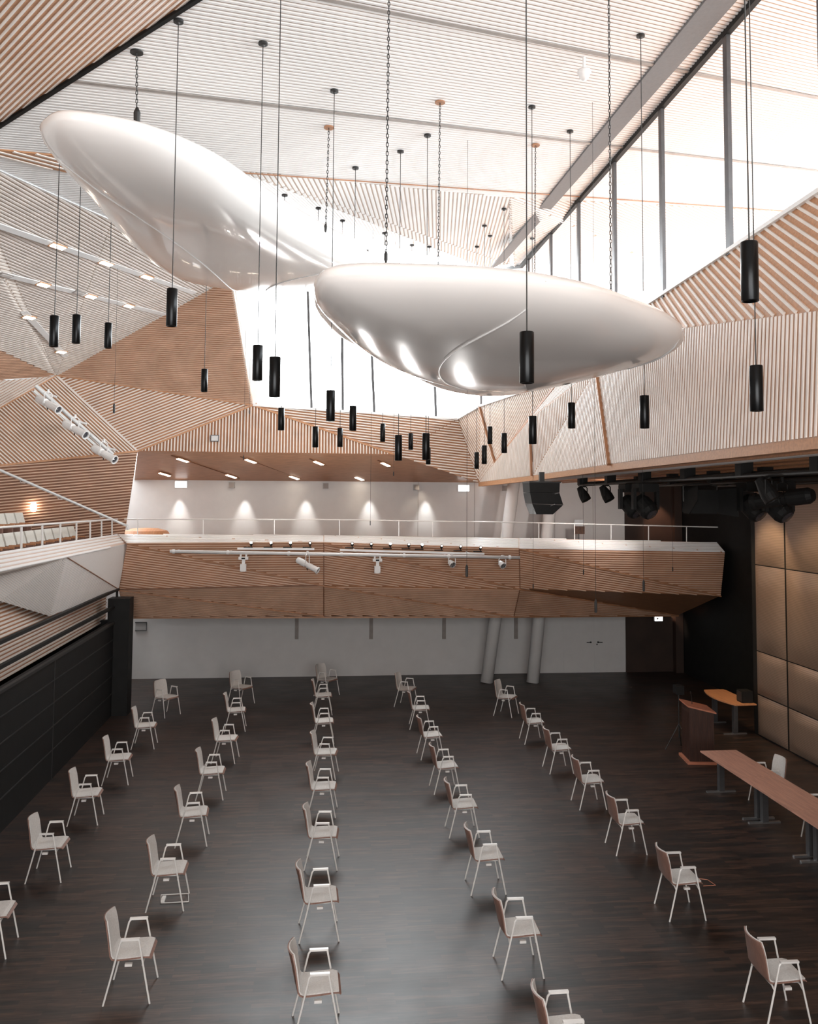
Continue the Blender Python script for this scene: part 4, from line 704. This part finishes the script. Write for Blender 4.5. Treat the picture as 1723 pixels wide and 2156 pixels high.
# ================================================================== CHAIRS
def make_chair():
    t = thing('armchair', '', '')
    # shell profile (x, z), seat front to back top
    prof = [(.235, .425), (.215, .445), (.17, .452), (.05, .446), (-.08, .438), (-.15, .437), (-.19, .448), (-.215, .48), (-.232, .54), (-.25, .62), (-.27, .71), (-.292, .79), (-.305, .835)]
    def sheet(prof, half, th, curve=.0, inset=0, off=0):
        bm = bmesh.new(); W_ = 10; top, bot = [], []
        for i, (x, z) in enumerate(prof):
            a = Vector(prof[max(i-1, 0)]); b = Vector(prof[min(i+1, len(prof)-1)]); d = (b-a).normalized(); nrm = Vector((-d.y, d.x))*-1
            # nrm points up / forward
            if nrm.y < 0 and i < 5: nrm = -nrm
            if i >= 5 and nrm.x < 0: nrm = -nrm
            ends = min(i, len(prof)-1-i); hw = half(i) if callable(half) else half
            rt_, rb_ = [], []
            for k in range(W_+1):
                u = 2*k/W_-1; bow = curve(i)*u*u if callable(curve) else curve*u*u
                px, pz = x+bow, z
                rt_.append(bm.verts.new((px+nrm.x*(off+th), u*hw, pz+nrm.y*(off+th)))); rb_.append(bm.verts.new((px+nrm.x*off, u*hw, pz+nrm.y*off)))
            top.append(rt_); bot.append(rb_)
        n_ = len(prof)
        for i in range(n_-1):
            for k in range(W_):
                bm.faces.new((top[i][k], top[i+1][k], top[i+1][k+1], top[i][k+1])); bm.faces.new((bot[i][k], bot[i][k+1], bot[i+1][k+1], bot[i+1][k]))
            bm.faces.new((top[i][0], bot[i][0], bot[i+1][0], top[i+1][0])); bm.faces.new((top[i][W_], top[i+1][W_], bot[i+1][W_], bot[i][W_]))
        for e in (0, n_-1):
            for k in range(W_): bm.faces.new((top[e][k], top[e][k+1], bot[e][k+1], bot[e][k]))
        return bm
    hwf = lambda i: [.185, .20, .212, .22, .222, .222, .222, .222, .222, .221, .217, .205, .185][i]
    cvf = lambda i: [0, 0, 0, 0, 0, .01, .015, .02, .028, .035, .042, .047, .05][i]
    finish('shell', sheet(prof, hwf, .012, cvf), M['ply'], t, smooth=False)
    finish('seat_pad', sheet(prof[1:7], lambda i: [.19, .203, .209, .21, .21, .208][i], .014, lambda i: [0, 0, 0, 0, .01, .015][i], off=.0125), M['fabric'], t)
    finish('back_pad', sheet(prof[6:], lambda i: [.208, .209, .21, .209, .205, .195, .175][i], .014, lambda i: cvf(i+6), off=.0125), M['fabric'], t)
    for s in (-1, 1):
        rear = [(-.243, s*.262, .0), (-.155, s*.25, .34), (-.085, s*.243, .63), (-.068, s*.242, .655), (-.045, s*.242, .665)]
        frnt = [(.243, s*.262, .0), (.175, s*.25, .34), (.112, s*.243, .66)]
        bm = bmesh.new(); tube(bm, rear, .0105, 8); finish('leg', bm, M['steel'], t)
        bm = bmesh.new(); tube(bm, frnt, .0105, 8); finish('leg', bm, M['steel'], t)
        bm = bmesh.new(); box(bm, (-.075, s*.242-.019, .658), (.122, s*.242+.019, .678)); finish('armrest', bm, M['steel'], t)
    bm = bmesh.new()
    for x, xx in ((-.145, -.145), (.158, .158)): tube(bm, [(x, -.249, .395), (x, -.2, .418), (x, .2, .418), (x, .249, .395)], .010, 8)
    for y in (-.15, .15): tube(bm, [(-.145, y, .418), (.158, y, .418)], .009, 6)
    finish('under_frame', bm, M['steel'], t)
    for s in (-1, 1):
        bm = bmesh.new(); box(bm, (-.03, s*.225-.02, .385), (.045, s*.225+.02, .412)); finish('connector', bm, M['steel'], t)
    return t
ch0 = make_chair(); first = True
cols = ['leftmost file', 'second file from the left', 'middle file', 'second file from the right', 'rightmost file']
cnts = {1: 6, 2: 7, 3: 8, 4: 8, 5: 7}
for (c, r, x, y, a) in G['chairs']:
    if first: o = ch0; first = False; o.location = (x, y, 0); o.rotation_euler = (0, 0, math.radians(a))
    else: o = copy_tree(ch0, None, (x, y, 0), math.radians(a))
    o['category'] = 'chair'; o['group'] = 'armchairs set out in files on the hall floor'
    o['label'] = 'grey padded armchair, %s; %s from the far wall' % (cols[c-1], ords[r-1])
for (x, y, lab) in ((8.15, 15.35, 'grey padded armchair behind the long table, near its far end'), (8.15, 13.6, 'grey padded armchair behind the long table at the right picture edge')):
    o = copy_tree(ch0, None, (x, y, 0), math.radians(180)); o['category'] = 'chair'; o['group'] = 'armchairs behind the long table'; o['label'] = lab
# wire linking frame on floor, tablet frame
p = P['wire']; bm = bmesh.new(); z = .012
qs = [(-.2, .12), (.16, .13), (.2, -.12), (-.16, -.13)]
for a, b in zip(qs, qs[1:]+qs[:1]): tube(bm, [(a[0], a[1], z), (b[0], b[1], z)], .005, 6)
box(bm, (-.17, -.1, .006), (-.12, .05, .03)); o = finish('wire_rack', bm, M['steel']); o.location = (p.x, p.y, 0); tag(o, 'thin metal wire frame lying on the floor under a chair of the second file', 'wire frame')
p = P['wire2']; bm = bmesh.new(); tube(bm, [(-.08, .1, 0), (.09, .03, 0), (.12, -.14, 0), (-.05, -.15, 0)], .004, 6); o = finish('wire_hook', bm, M['walnut_top']); o.location = (p.x+.05, p.y+.1, .45)
tag(o, 'thin wire linking bracket sticking out of the seat front in the rightmost file', 'bracket')

# ================================================================== TABLES, LECTERN
def tlegs(t, x, y):
    bm = bmesh.new(); bar(bm, (x, y, .03), (x, y, .70), .10, .10, up=(1, 0, 0)); finish('leg', bm, M['darkgrey'], t)
    bm = bmesh.new(); box(bm, (x-.28, y-.025, 0), (x+.28, y+.025, .03)); finish('foot', bm, M['chrome'], t)
for k, lab in enumerate(('pinkish timber table at the far end of the long row, nearest the lectern', 'pinkish timber table in the middle of the long row', 'pinkish timber table nearest the viewer at the right picture edge')):
    y1 = 16.18-1.6*k; y0 = y1-1.595; t = thing('conference_table', lab, 'table', (7.61, (y0+y1)/2, 0), group='tables set end to end')
    bm = bmesh.new(); box(bm, (-.355, -.797, .715), (.355, .797, .74)); bmesh.ops.bevel(bm, geom=bm.edges[:], offset=.003, segments=1); finish('tabletop', bm, M['table'], t)
    bm = bmesh.new(); box(bm, (-.28, -.70, .68), (-.25, .70, .714)); box(bm, (.25, -.70, .68), (.28, .70, .714)); finish('under_frame', bm, M['darkgrey'], t)
    tlegs(t, 0, -.7); tlegs(t, 0, .7)
# boat shaped desk
A_, B_, C2, D_ = P['t2a'], P['t2b'], P['t2c'], P['t2d']; c = Vector((9.95, 20.55, 0)); t = thing('side_desk', 'orange timber desk with a curved edge standing by the bronze stage wall', 'table', c)
bm = bmesh.new(); out = [(A_.x, A_.y), (B_.x-.0, B_.y), (10.24, 21.3), (10.24, 19.75), (D_.x, D_.y)]
n_ = 10; arc = []
for k in range(1, n_):
    u = k/n_; arc.append((D_.x+(A_.x-D_.x)*u-.17*4*u*(1-u), D_.y+(A_.y-D_.y)*u))
pts = [Vector((x-c.x, y-c.y, .74)) for x, y in out+arc]; solid(bm, pts, Vector((0, 0, 1)), .028); finish('tabletop', bm, M['table2'], t)
tlegs(t, -.12, -.55); tlegs(t, -.12, .5)
t = thing('monitor_speaker', 'small black speaker box standing on the curved side desk', 'speaker', (10.08, 20.0, .74)); bm = bmesh.new(); box(bm, (-.13, -.14, 0), (.13, .14, .27)); bmesh.ops.bevel(bm, geom=bm.edges[:], offset=.012, segments=2); finish('cabinet', bm, M['black'], t)
bm = bmesh.new(); box(bm, (-.142, -.12, .03), (-.13, .12, .25)); finish('grille', bm, M['cable'], t)
# lectern
p = P['lec']; t = thing('lectern', 'dark timber lectern with a sloping reddish top and pale base edge', 'lectern', (8.06, 18.1, 0), math.radians(-8))
bm = bmesh.new(); box(bm, (-.24, -.30, .05), (.26, .30, 1.03)); 
for k in range(14): box(bm, (-.245, -.29+k*.043, .06), (-.24, -.275+k*.043, 1.02)); 
for k in range(11): box(bm, (-.23+k*.045, -.305, .06), (-.215+k*.045, -.30, 1.0))
a_ = [bm.verts.new(p_) for p_ in ((-.24, -.3, 1.03), (.26, -.3, 1.03), (-.24, -.3, 1.155), (-.24, .3, 1.03), (.26, .3, 1.03), (-.24, .3, 1.155))]
for f_ in ((0, 1, 2), (3, 5, 4), (0, 2, 5, 3), (1, 4, 5, 2)): bm.faces.new([a_[k] for k in f_])
finish('body', bm, M['walnut'], t)
bm = bmesh.new(); solid(bm, [Vector((-.28, -.34, 1.19)), Vector((.30, -.34, 1.06)), Vector((.30, .34, 1.06)), Vector((-.28, .34, 1.19))], Vector((0, 0, 1)), .03); finish('top', bm, M['walnut_top'], t)
bm = bmesh.new(); box(bm, (-.30, -.35, 0), (.32, .35, .05)); finish('base', bm, M['walnut_top'], t)
bm = bmesh.new(); tube(bm, [(-.1, 0, 1.1), (-.1, .02, 1.25), (-.13, -.03, 1.38)], .006, 6); tube(bm, [(-.13, -.03, 1.38), (-.15, -.06, 1.43)], .012, 8); finish('gooseneck_microphone', bm, M['cable'], t)
# dark stand behind lectern
t = thing('tripod_stand', 'black tripod stand with a small head just behind the lectern', 'stand', (8.0, 18.9, 0))
bm = bmesh.new(); tube(bm, [(0, 0, .25), (0, 0, 1.2)], .014, 8); finish('pole', bm, M['cable'], t)
for k in range(3):
    a = 2*PI*k/3+PI; bm = bmesh.new(); tube(bm, [(0, 0, .55), (.32*math.cos(a), .32*math.sin(a), .0)], .01, 6); finish('leg', bm, M['cable'], t)
bm = bmesh.new(); box(bm, (-.08, -.12, 1.2), (.08, .12, 1.38)); finish('head', bm, M['black'], t)

# ================================================================== STAGE LIGHTING
def yoke(bm, top, c, half, axis, r=.012):
    s = axis.normalized()*half; c = Vector(c)
    tube(bm, [c+s, Vector((c.x+s.x, c.y+s.y, top.z-.05)), Vector((c.x+s.x*.5, c.y+s.y*.5, top.z-.01)), Vector((c.x-s.x*.5, c.y-s.y*.5, top.z-.01)), Vector((c.x-s.x, c.y-s.y, top.z-.05)), c-s], r, 6)
def profile_spot(loc, aim, label, group, mm='paint', L_=.62, R_=.085, drop=.2, parent_cable=True):
    t = thing('profile_spotlight', label, 'spotlight', loc, group=group); d = Vector(aim).normalized(); c = Vector((0, 0, -drop))
    side = d.cross(Vector((0, 0, 1))).normalized()
    bm = bmesh.new(); lathe(bm, [(0, -L_*.5), (R_*.7, -L_*.49), (R_, -L_*.42), (R_, -L_*.1), (R_*.75, -L_*.08), (R_*.75, -.0)], 16, origin=c, axis=d); finish('lamp_housing', bm, M[mm], t)
    bm = bmesh.new(); lathe(bm, [(R_*.82, 0), (R_*.9, .02), (R_*.9, L_*.42), (R_*1.12, L_*.44), (R_*1.12, L_*.5), (R_*.9, L_*.5), (R_*.85, L_*.46), (0, L_*.45)], 16, origin=c, axis=d); finish('lens_tube', bm, M[mm], t)
    bm = bmesh.new(); lathe(bm, [(0, L_*.462), (R_*.82, L_*.465), (0, L_*.48)], 16, origin=c, axis=d); finish('lens', bm, M['lens'], t)
    bm = bmesh.new(); bar(bm, c+d*.06-side*(R_+.005), c+d*L_*.32-side*(R_+.005), .05, .015, up=side); finish('label_plate', bm, M['black'], t)
    bm = bmesh.new(); tube(bm, [c-d*.02-side*R_, c-d*.02-side*(R_+.05)], .012, 6); finish('knob', bm, M['black'], t)
    bm = bmesh.new(); tube(bm, [c-d*.02-Vector((0, 0, R_)), c-d*.0-Vector((0, 0, R_+.05))], .012, 6); finish('knob', bm, M['black'], t)
    bm = bmesh.new(); yoke(bm, Vector((0, 0, 0)), c, R_+.03, side); finish('yoke', bm, M[mm], t)
    bm = bmesh.new(); lathe(bm, [(.03, -.03), (.03, .06)], 10); finish('clamp', bm, M[mm], t)
    return t
def par_can(loc, aim, label, group, mm='paint', R_=.085, drop=.19, face=True, L_=.2):
    t = thing('par_spotlight', label, 'spotlight', loc, group=group); d = Vector(aim).normalized(); c = Vector((0, 0, -drop)); side = d.cross(Vector((0, 0, 1))).normalized()
    bm = bmesh.new(); lathe(bm, [(0, -L_*.7), (R_*.55, -L_*.68), (R_*.9, -L_*.2), (R_, .0), (R_, L_*.3), (R_*.93, L_*.3), (R_*.9, L_*.22), (0, L_*.2)], 18, origin=c, axis=d); finish('housing', bm, M[mm], t)
    bm = bmesh.new(); lathe(bm, [(0, L_*.23), (R_*.88, L_*.24), (R_*.88, L_*.26), (0, L_*.27)], 18, origin=c, axis=d); fc = finish('face_plate', bm, M['black'], t)
    if face:
        up = side.cross(d)
        for k in range(7):
            o2 = Vector() if k == 6 else (side*math.cos(k*PI/3)+up*math.sin(k*PI/3))*R_*.56
            bm = bmesh.new(); lathe(bm, [(R_*.2, 0), (R_*.17, .006), (0, .008)], 10, origin=c+d*L_*.272+o2, axis=d); finish('led_lens', bm, M['speakergrey'], fc)
    bm = bmesh.new(); yoke(bm, Vector((0, 0, 0)), c, R_+.025, side); finish('yoke', bm, M[mm], t)
    bm = bmesh.new(); lathe(bm, [(.028, -.03), (.028, .06)], 10); finish('clamp', bm, M[mm], t)
    return t
def projector(loc, label, group):
    t = thing('moving_head_light', label, 'spotlight', loc, group=group)
    bm = bmesh.new(); box(bm, (-.12, -.07, -.16), (.12, .07, -.09)); box(bm, (-.09, -.06, -.09), (-.05, .06, -.03)); box(bm, (.05, -.06, -.09), (.09, .06, -.03)); bmesh.ops.bevel(bm, geom=bm.edges[:], offset=.006, segments=1); finish('base_box', bm, M['paint'], t)
    bm = bmesh.new(); box(bm, (-.045, -.075, -.145), (.045, -.07, -.105)); finish('display', bm, M['black'], t)
    bm = bmesh.new(); box(bm, (-.035, -.04, -.28), (.045, .04, -.16)); finish('arm', bm, M['paint'], t)
    bm = bmesh.new(); box(bm, (-.075, -.1, -.46), (.075, .05, -.27)); bmesh.ops.bevel(bm, geom=bm.edges[:], offset=.025, segments=2); finish('head', bm, M['paint'], t)
    return t
# pipe in front of far balcony
a, b = P['bar0'], P['bar1']; t = thing('lighting_pipe', 'long white lighting pipe fixed along the front of the far balcony', 'pipe', a)
bm = bmesh.new(); tube(bm, [Vector(), b-a], .042, 14); finish('pipe', bm, M['paint'], t, smooth=True)
for u in (.01, .16, .33, .48, .66, .79, .97):
    q_ = (b-a)*u; bm = bmesh.new(); bar(bm, q_, q_+Vector((0, .92, -.02)), .04, .04); lathe(bm, [(.055, -.03), (.055, .03)], 12, origin=q_, axis=(b-a)); finish('bracket', bm, M['paint'], t)
labsT = ['short white light track over the left part of the lighting pipe', 'long white light track over the middle of the lighting pipe']
for i, (p0, p1) in enumerate(((P['tr0'], P['tr1']), (P['tr2'], P['tr3']))):
    t = thing('light_track', labsT[i], 'track', p0); bm = bmesh.new(); bar(bm, Vector(), p1-p0, .05, .05); finish('track_profile', bm, M['paint'], t)
    for u in (.1, .9):
        q_ = (p1-p0)*u; bm = bmesh.new(); bar(bm, q_, q_+Vector((0, .72, 0)), .03, .03); finish('bracket', bm, M['paint'], t)
lit = {0, 1, 2, 6, 8}
for i in range(12):
    p = P['tl%d' % i]; t = thing('track_spot', '%s track spot on the %s, %s from the left' % ('brightly glowing small' if i in lit else 'small black', 'short left track' if i < 4 else 'long middle track', ords[i if i < 4 else i-4]), 'track spot', p, group='small spots on the white tracks')
    bm = bmesh.new(); bar(bm, (-.19, 0, -.055), (.04, 0, -.055), .03, .025); finish('adapter', bm, M['black'], t)
    d = Vector((0, -.75, .65)).normalized(); bm = bmesh.new(); tube(bm, [(0, 0, -.05), (0, 0, .0)], .012, 8); lathe(bm, [(0, -.05), (.03, -.04), (.04, .0), (.04, .06), (.034, .06), (.03, .04), (0, .035)], 14, origin=(0, 0, .03), axis=d); finish('lamp_head', bm, M['black'], t)
    bm = bmesh.new(); lathe(bm, [(0, .04), (.032 if i in lit else .02, .042), (.032 if i in lit else .02, .055), (0, .06)], 12, origin=(0, 0, .03), axis=d); finish('lens', bm, M['lampw'] if i in lit else M['lamp'], t)
    if i in lit:
        spot('track_lamp', p+Vector((0, -.07, .09)), p+Vector((0, .1, 2.0)), 30, 165, .8, (1, .97, .92), .04)
projector(P['fx0'], 'white moving head light, the leftmost fixture under the lighting pipe', 'fixtures under the white pipe')
profile_spot(P['fx1'], (.85, -.35, -.42), 'white profile spotlight under the pipe, aimed down right', 'fixtures under the white pipe', drop=.3, L_=.66)
projector(P['fx2'], 'white moving head light under the middle of the lighting pipe', 'fixtures under the white pipe')
par_can(P['fx3'], (.35, -.8, -.45), 'white round led par light under the pipe, the left one of two', 'fixtures under the white pipe')
par_can(P['fx4'], (.3, -.8, -.5), 'white round led par light under the right end of the pipe', 'fixtures under the white pipe')
# bar on left wall
a, b = P['lb0'], P['lb1']; t = thing('lighting_bar', 'pale inclined lighting bar mounted on the slatted wall at the left', 'pipe', a)
bm = bmesh.new(); tube(bm, [Vector(), b-a], .05, 12); bar(bm, Vector((-.05, .05, -.12)), b-a+Vector((-.05, .05, -.12)), .08, .06); finish('pipe', bm, M['rail'], t)
for u in (.1, .5, .9):
    q_ = (b-a)*u; bm = bmesh.new(); bar(bm, q_, q_+Vector((.05, .9, 0)), .05, .05); finish('bracket', bm, M['rail'], t)
for i, lab in enumerate(('white profile spotlight on the inclined bar, topmost of three', 'white profile spotlight on the inclined bar, middle of three', 'white profile spotlight on the inclined bar, lowest of three')):
    p = P['lf%d' % i]; profile_spot(p+Vector((.12, 0, .30)), (.80, -.42, -.42), lab, 'spotlights on the inclined left bar', drop=.3, L_=.78, R_=.10)
# black rig over the stage
def pipe_rig(x, y0, y1, z, label):
    t = thing('rigging_truss', label, 'truss', (x, y0, z)); L_ = y1-y0
    bm = bmesh.new(); tube(bm, [(0, 0, 0), (0, L_, 0)], .035, 10); finish('tube', bm, M['cable'], t)
    bm = bmesh.new(); tube(bm, [(.14, 0, .05), (.14, L_, .05)], .022, 8); finish('tube', bm, M['black'], t)
    for k in range(int(L_/2.0)+1):
        bm = bmesh.new(); yy = .5+k*2.0; box(bm, (-.05, yy-.09, 0), (.15, yy+.09, 6.02-z)) ; finish('hanger', bm, M['black'], t)
pipe_rig(6.3, 6.0, 20.6, 5.80, 'black lighting truss under the stage ceiling, nearest the hall')
pipe_rig(7.7, 6.0, 21.5, 5.78, 'black lighting truss under the stage ceiling, second from the hall')
pipe_rig(9.0, 6.0, 19.0, 5.78, 'black lighting truss under the stage ceiling, nearest the bronze wall')
rigs = [('rf0', 0, 'black theatre lantern, leftmost under the stage truss'), ('rf1', 0, 'black theatre lantern, second from the left under the stage truss'), ('rf2', 1, 'bulky black moving light third from the left under the stage truss'), ('rf3', 1, 'bulky black moving light fourth from the left, beside a bright lamp'), ('rf4', 2, 'large black floodlight with barn doors in the middle of the stage rig'), ('rf5', 1, 'black moving light right of the barn door floodlight'), ('rf6', 1, 'black moving light in front of the dark curtain wall'), ('rf7', 3, 'long black spotlight before the bronze wall'), ('rf8', 0, 'black lantern cut by the right picture edge')]
for k, kind, lab in rigs:
    p = P[k]; top = Vector((p.x, p.y, 5.78))
    if kind == 0: par_can(Vector((6.3, p.y, 5.77)), (.35, -.35, -.8), lab, 'black stage lights', 'black', .12, .24, False, .36)
    elif kind == 3: profile_spot(Vector((p.x+.3, p.y, 5.75)), (-.5, .75, -.1), lab, 'black stage lights', 'black', 1.0, .13, .28)
    elif kind == 2:
        t = thing('floodlight', lab, 'spotlight', (7.0, p.y, 5.75), group='black stage lights'); bm = bmesh.new(); box(bm, (-.28, -.15, -.55), (.28, .15, -.12)); bmesh.ops.bevel(bm, geom=bm.edges[:], offset=.03, segments=2); finish('housing', bm, M['black'], t)
        bm = bmesh.new(); solid(bm, [Vector((-.28, -.15, -.12)), Vector((-.28, -.5, -.05)), Vector((-.28, -.5, -.3)), Vector((-.28, -.15, -.55))], Vector((-1, 0, 0)), .01); finish('barn_door', bm, M['black'], t)
        bm = bmesh.new(); solid(bm, [Vector((.28, -.15, -.12)), Vector((.5, -.45, -.08)), Vector((.5, -.45, -.6)), Vector((.28, -.15, -.55))], Vector((1, -.5, 0)).normalized(), .01); finish('barn_door', bm, M['black'], t)
        bm = bmesh.new(); yoke(bm, Vector(), Vector((0, 0, -.33)), .32, Vector((1, 0, 0)), .015); finish('yoke', bm, M['cable'], t)
    else:
        t = thing('moving_light', lab, 'spotlight', (6.35 if k in ('rf2', 'rf3') else 7.7, p.y, 5.76), group='black stage lights'); bm = bmesh.new(); box(bm, (-.2, -.2, -.16), (.2, .2, .0)); bmesh.ops.bevel(bm, geom=bm.edges[:], offset=.02, segments=2); finish('base_box', bm, M['black'], t)
        bm = bmesh.new(); box(bm, (-.26, -.06, -.5), (-.2, .06, -.1)); finish('arm', bm, M['black'], t)
        bm = bmesh.new(); box(bm, (.2, -.06, -.5), (.26, .06, -.1)); finish('arm', bm, M['black'], t)
        bm = bmesh.new(); lathe(bm, [(0, -.24), (.13, -.22), (.18, -.1), (.18, .12), (.15, .2), (.12, .22), (0, .2)], 16, origin=(0, 0, -.45), axis=(.3, -.6, -.6)); h = finish('head', bm, M['black'], t)
        bm = bmesh.new(); lathe(bm, [(0, .215), (.11, .222), (0, .235)], 14, origin=(0, 0, -.45), axis=(.3, -.6, -.6)); finish('lens', bm, M['lens'], h)
# line array speaker
t = thing('line_array_speaker', 'black curved line array loudspeaker hanging at the corner of the stage opening', 'speaker', (4.75, 18.2, 5.80), math.radians(0))
zt, prv = -.0, 0
secs = [(0, 0, 0), (-.24, .02, -6), (-.47, .06, -16), (-.67, .02, -30)]
def prism(bm, prof, y0, y1):
    a = [bm.verts.new((x, y0, z)) for x, z in prof]; b = [bm.verts.new((x, y1, z)) for x, z in prof]
    bm.faces.new(a); bm.faces.new(b[::-1])
    for i in range(len(prof)): bm.faces.new((a[i], a[(i+1) % len(prof)], b[(i+1) % len(prof)], b[i]))
Lf = [(-.34, 0), (-.325, -.20), (-.28, -.44), (-.19, -.68)]; Rt = [(.31, -.01), (.31, -.24), (.385, -.50), (.19, -.69)]
Lf = [(-.34, -.01), (-.325, -.22), (-.28, -.45), (-.19, -.67)]; Rt = [(.31, -.01), (.30, -.22), (.38, -.47), (.16, -.67)]
for i in range(3):
    bm = bmesh.new(); prism(bm, [Lf[i], Rt[i], (Rt[i+1][0], Rt[i+1][1]+.006), (Lf[i+1][0], Lf[i+1][1]+.006)], -.3, .3); finish('cabinet', bm, M['black'], t)
bm = bmesh.new(); box(bm, (-.34, -.31, -.01), (.33, .31, .02)); box(bm, (-.05, -.05, .02), (.05, .05, .22)); finish('rigging_frame', bm, M['cable'], t)
bm = bmesh.new(); bar(bm, (.2, -.305, -.24), (.28, -.305, -.22), .006, .012, up=(0, 1, 0)); bar(bm, (.11, -.305, -.49), (.2, -.305, -.45), .006, .012, up=(0, 1, 0)); finish('handle', bm, M['chrome'], t)
